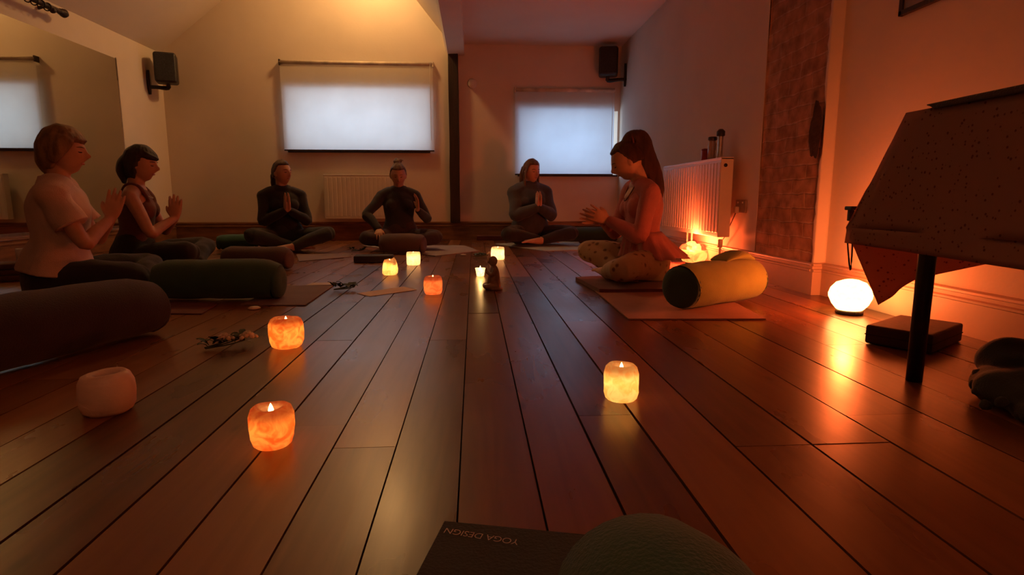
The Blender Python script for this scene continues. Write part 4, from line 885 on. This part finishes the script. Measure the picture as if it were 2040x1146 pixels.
def posy(px, py, L, label, flowers, rz, nl, name='posy'):
    c = at(px, py); r = empty(name, (c.x, c.y, 0), rz); bm = bmesh.new()
    for k in range(3): tube(bm, ((-L / 2, (k - 1) * .008, .008), (0, (k - 1) * .012, .012 + .004 * k), (L * .35, (k - 1) * .02, .022 + .006 * k)), (.0025, .0025, .002), n=6)
    link('stem', bm, M_STEM, r); rd = random.Random(px)
    for k in range(nl):
        bm = bmesh.new(); t = rd.uniform(-.5, .35); a = rd.uniform(0, 6.3); leaf(bm, V((L * t, rd.uniform(-.012, .012), rd.uniform(.012, .03))), V((math.cos(a) + .2, math.sin(a), rd.uniform(.0, .8))), rd.uniform(.03, .05), rd.uniform(.010, .017)); link('leaf', bm, M_LEAF, r)
    for k in range(flowers):
        bm = bmesh.new(); b0 = V((L * (.42 - .5 * (k % 2)), (k - flowers / 2) * .018, .034))
        for j in range(14):
            a = 2.4 * j; q = .006 + .0016 * j; ellip(bm, Matrix.Identity(4), b0 + V((q * math.cos(a), q * math.sin(a), .012 - .0011 * j)), (.010, .010, .006), Matrix.Rotation(a, 3, 'Z') @ Matrix.Rotation(R(35), 3, 'Y'), 1)
        link('blossom', bm, M_FLW, r)
    return tag(r, label, 'flowers')
posy(455, 692, .14, 'small posy of green leaves and a white blossom on the boards', 2, R(35), 26)
posy(690, 579, .13, 'green sprig lying beside the beige card', 0, R(8), 22, 'sprig')
posy(960, 513, .16, 'dry sprig with a pale blossom on the grey mat edge', 1, R(5), 14, 'sprig')
posy(716, 502, .15, 'dark sprig lying by the mauve bolster at the back', 0, R(-5), 14, 'sprig')
# monk figure with tealight
c = at(984, 578) + V((0, .03, 0)); r = empty('monk_figurine', (c.x, c.y, 0), R(188)); MK = mat('dark_bronze_resin', (.22, .15, .11), .45, .2, 20, .2, 80)
b = bmesh.new(); tube(b, ((0, 0, .012), (0, 0, .05), (-.002, 0, .09), (-.002, 0, .118), (.0, 0, .135)), ((.042, .046), (.036, .042), (.030, .036), (.022, .028), (.012, .013)), ref=(1, 0, 0), n=20)
for y in (-1, 1): tube(b, ((0, y * .028, .112), (.016, y * .034, .085), (.038, y * .008, .098)), (.011, .011, .008), n=10)
tube(b, ((.038, 0, .094), (.042, 0, .118)), (.008, .004), n=8); 
for y in (-1, 1): tube(b, ((.0, y * .03, .02), (.04, y * .034, .02), (.05, y * .0, .018)), (.018, .016, .012), n=10)
ellip(b, Matrix.Identity(4), (.004, 0, .158), (.026, .023, .029), n=3); ellip(b, Matrix.Identity(4), (.03, 0, .152), (.006, .004, .006), n=2)
for y in (-1, 1): ellip(b, Matrix.Identity(4), (.0, y * .024, .154), (.006, .004, .011), n=2)
me = bake(b, .0022, 3); link_me('figure', me, MK, r)
b = bmesh.new(); lathe(b, [(.046, 0), (.05, .003), (.05, .010), (.044, .014)], 24); link('plinth', b, MK, r); tag(r, 'small dark monk figurine with praying hands beside a lit tealight', 'figurine')
c = at(957, 551) + V((0, .02, 0)); r = empty('tealight_cup', (c.x, c.y, 0)); b = bmesh.new(); lathe(b, [(.018, 0), (.024, .003), (.030, .042), (.034, .052), (.031, .052), (.026, .035), (.004, .03)], 24); link('cup', b, salt_mat('frosted_cup', (1, .7, .35), (1, .85, .55), (1, .62, .22), 3.2, 30), r)
b = bmesh.new(); lathe(b, [(.001, .032), (.0045, .04), (.005, .048), (.003, .058), (.0004, .068)], 12); link('flame', b, M_FLAME, r); point('tealight_light', (0, 0, .075), .35, (1, .55, .18), .01, r)
tag(r, 'bright lit tealight cup in front of the monk figurine', 'tealight')
# things lying by the mirror on the far left
c = at(38, 556); r = empty('folded_blanket', (c.x, c.y, 0), R(20)); 
for k in range(3):
    bm = bmesh.new(); z = .002 + k * .035; box(bm, (-.17, -.12, z), (.17, .12, z + .033)); o = link('fold', bm, cloth('russet_wool', (.10, .04, .028)), r, False); bevel(o, .014, 4)
tag(r, 'russet folded blanket on the floor behind the person in the pink t-shirt', 'blanket')
r2 = empty('mug', (c.x + .06, c.y - .02, .108), R(40)); bm = bmesh.new(); lathe(bm, [(.03, 0), (.036, .004), (.038, .085), (.034, .085), (.032, .012), (.004, .01)], 22); link('cup', bm, M_WHITE, r2)
bm = bmesh.new(); tube(bm, ((.036, 0, .07), (.06, 0, .068), (.062, 0, .03), (.036, 0, .022)), (.005,) * 4, n=8); link('handle', bm, M_WHITE, r2); tag(r2, 'white mug standing on the russet folded blanket', 'mug')

# ------------------------------------------------------------------ draped table on the right
TX0, TX1, TY0, TY1, TZ = 1.16, 1.78, .35, 1.535, .725
r = empty('side_table', (TX0, TY1, 0)); bm = bmesh.new(); box(bm, (.012, TY0 - TY1, TZ - .035), (TX1 - TX0, -.012, TZ)); bevel(link('table_top', bm, M_BLACKM, r, False), .004)
for x, y in ((.055, -.05), (TX1 - TX0 - .05, -.05), (.055, TY0 - TY1 + .05), (TX1 - TX0 - .05, TY0 - TY1 + .05)):
    bm = bmesh.new(); tube(bm, ((x, y, 0.0), (x, y, TZ - .03)), (.020, .024), n=18, sub=1, flat=True); link('leg', bm, M_BLACKM, r)
tag(r, 'black-legged table under the spotted cloth by the right wall', 'table')
M_DOT = spots('spotted_cloth', (.50, .27, .21), (.20, .07, .05), 62.0, .27, .36, .45)
bm = bmesh.new()
def patch(bm, P, nu, nv, amp=.008, seed=0):
    G = []
    for a in range(nu + 1):
        row = []
        for b in range(nv + 1):
            u, v = a / nu, b / nv; p = (P[0] * (1 - u) + P[1] * u) * (1 - v) + (P[3] * (1 - u) + P[2] * u) * v
            p = p + V((amp * v * math.sin(u * 9 + seed) , amp * .3 * noise.noise(p * 8), 0)); row.append(bm.verts.new(p))
        G.append(row)
    for a in range(nu):
        for b in range(nv): bm.faces.new((G[a][b], G[a + 1][b], G[a + 1][b + 1], G[a][b + 1]))
ox = V((TX0, TY1, 0)); hz = .352
top = TZ + .003
q = lambda x, y, z: V((x, y, z)) - ox
yt = atx(1690, 485, TX0 - .0).y
patch(bm, [q(TX0 + .005, TY0, top), q(TX0 + .005, TY1 + .008, top), q(TX1, TY1 + .008, top), q(TX1, TY0, top)], 16, 10, 0)      # over the top
patch(bm, [q(TX0, TY0, top), q(TX0, TY1 + .01, top), q(TX0 - .012, yt - .005, hz + .06), q(TX0 - .02, TY0, hz + .06)], 26, 14, .006)   # long side, flaring past the end
patch(bm, [q(TX0 - .02, TY0, hz + .06), q(TX0 - .012, yt - .005, hz + .06), q(TX0 - .012, yt + .005, hz + .012), q(TX0 - .024, TY0, hz - .012)], 26, 4, .006)
tip = aty(1752, 608, 1.70) ; rc = aty(1822, 556, 1.64)
patch(bm, [q(TX0 + .004, TY1 + .012, top), q(TX0 - .012, yt, hz + .06), V(tip) - ox, V(rc) - ox], 14, 14, .004, 2)                 # corner that hangs lower
patch(bm, [q(TX0 + .004, TY1 + .012, top), V(rc) - ox, q(TX1, TY1 + .05, hz + .02), q(TX1, TY1 + .012, top)], 14, 14, .006, 1)     # end
bmesh.ops.remove_doubles(bm, verts=bm.verts[:], dist=.004)
o = link('tablecloth', bm, M_DOT, loc=ox); tag(o, 'spotted dusky cloth draped over the table at the right, corner hanging down', 'tablecloth')
so = o.modifiers.new('s', 'SOLIDIFY'); so.thickness = .002
bm = bmesh.new(); ysr = atx(1848, 222, TX0).y
patch(bm, [q(TX0 - .004, TY0, top + .012), q(TX0 - .004, ysr, top + .010), q(TX1, ysr, top + .008), q(TX1, TY0, top + .008)], 18, 10, 0)
patch(bm, [q(TX0 - .004, TY0, top + .012), q(TX0 - .004, ysr, top + .010), q(TX0 - .010, ysr - .03, top - .004), q(TX0 - .012, TY0, top - .012)], 18, 3, .002)
bmesh.ops.remove_doubles(bm, verts=bm.verts[:], dist=.003)
o = link('table_runner', bm, cloth('dark_runner', (.04, .022, .014)), loc=ox); so = o.modifiers.new('s', 'SOLIDIFY'); so.thickness = .003
tag(o, 'dark runner laid along the top of the draped table', 'table runner')
# a clip with a loop of cord weighing down the cloth corner
c = atx(1697, 415, TX0 + .02); r = empty('cloth_clip', c); bm = bmesh.new(); box(bm, (-.012, -.016, -.006), (.012, .02, .006)); box(bm, (-.008, -.004, -.04), (.008, .01, .0)); bevel(link('clamp', bm, M_BLACKM, r, False), .003)
bm = bmesh.new(); tube(bm, ((0, -.005, -.035), (.0, .01, -.08), (.01, .008, -.16), (.0, -.02, -.19), (.004, -.012, -.11), (0, -.005, -.04)), (.0025,) * 6, n=6, sub=5); link('cord', bm, M_POST, r); tag(r, 'small dark clip with a cord loop on the tablecloth corner', 'clip')
# dark bobbly blanket under the table
c = at(2046, 815); r = empty('crumpled_blanket', (c.x, c.y, 0), R(15), .8); M_BOB = cloth('dark_green_wool', (.030, .030, .022))
b = bmesh.new()
ellip(b, Matrix.Identity(4), (.06, .0, .055), (.20, .16, .075), n=4); ellip(b, Matrix.Identity(4), (.16, .08, .10), (.16, .13, .08), n=4); ellip(b, Matrix.Identity(4), (.0, -.1, .03), (.16, .1, .045), n=4)
disp(b, .03, 10, 1.0)
for v in b.verts: v.co.z = max(v.co.z, .003)
me = bake(b, .008, 2); link_me('wool', me, M_BOB, r)
for k in range(11):
    a = R(95 + k * 17); bm = bmesh.new(); bmesh.ops.create_icosphere(bm, subdivisions=2, radius=.016); disp(bm, .005, 60, k); p_ = link('pompom', bm, M_BOB, r); p_.location = (.04 + .195 * math.cos(a), -.02 + .155 * math.sin(a), .022 + .025 * (k % 2) + (.03 if k < 3 else 0))
tag(r, 'dark crumpled blanket edged with pompoms under the table at right', 'blanket')

# ------------------------------------------------------------------ room light
point('vault_lamp', (-1.05, 6.55, 3.2), 68, (1, .52, .175), .12)
point('rear_fill_light', (.4, -1.0, 2.1), 14, (1, .36, .14), .3)  # unseen fill light added behind the camera to lift the warm ambient
# ------------------------------------------------------------------ colour
sc.view_settings.view_transform = 'Standard'; sc.view_settings.look = 'None'; sc.view_settings.exposure = 0.0
sc.cycles.use_denoising = True
sc.cycles.sample_clamp_indirect = 4.0; sc.cycles.max_bounces = 8; sc.cycles.diffuse_bounces = 5; sc.cycles.caustics_reflective = False
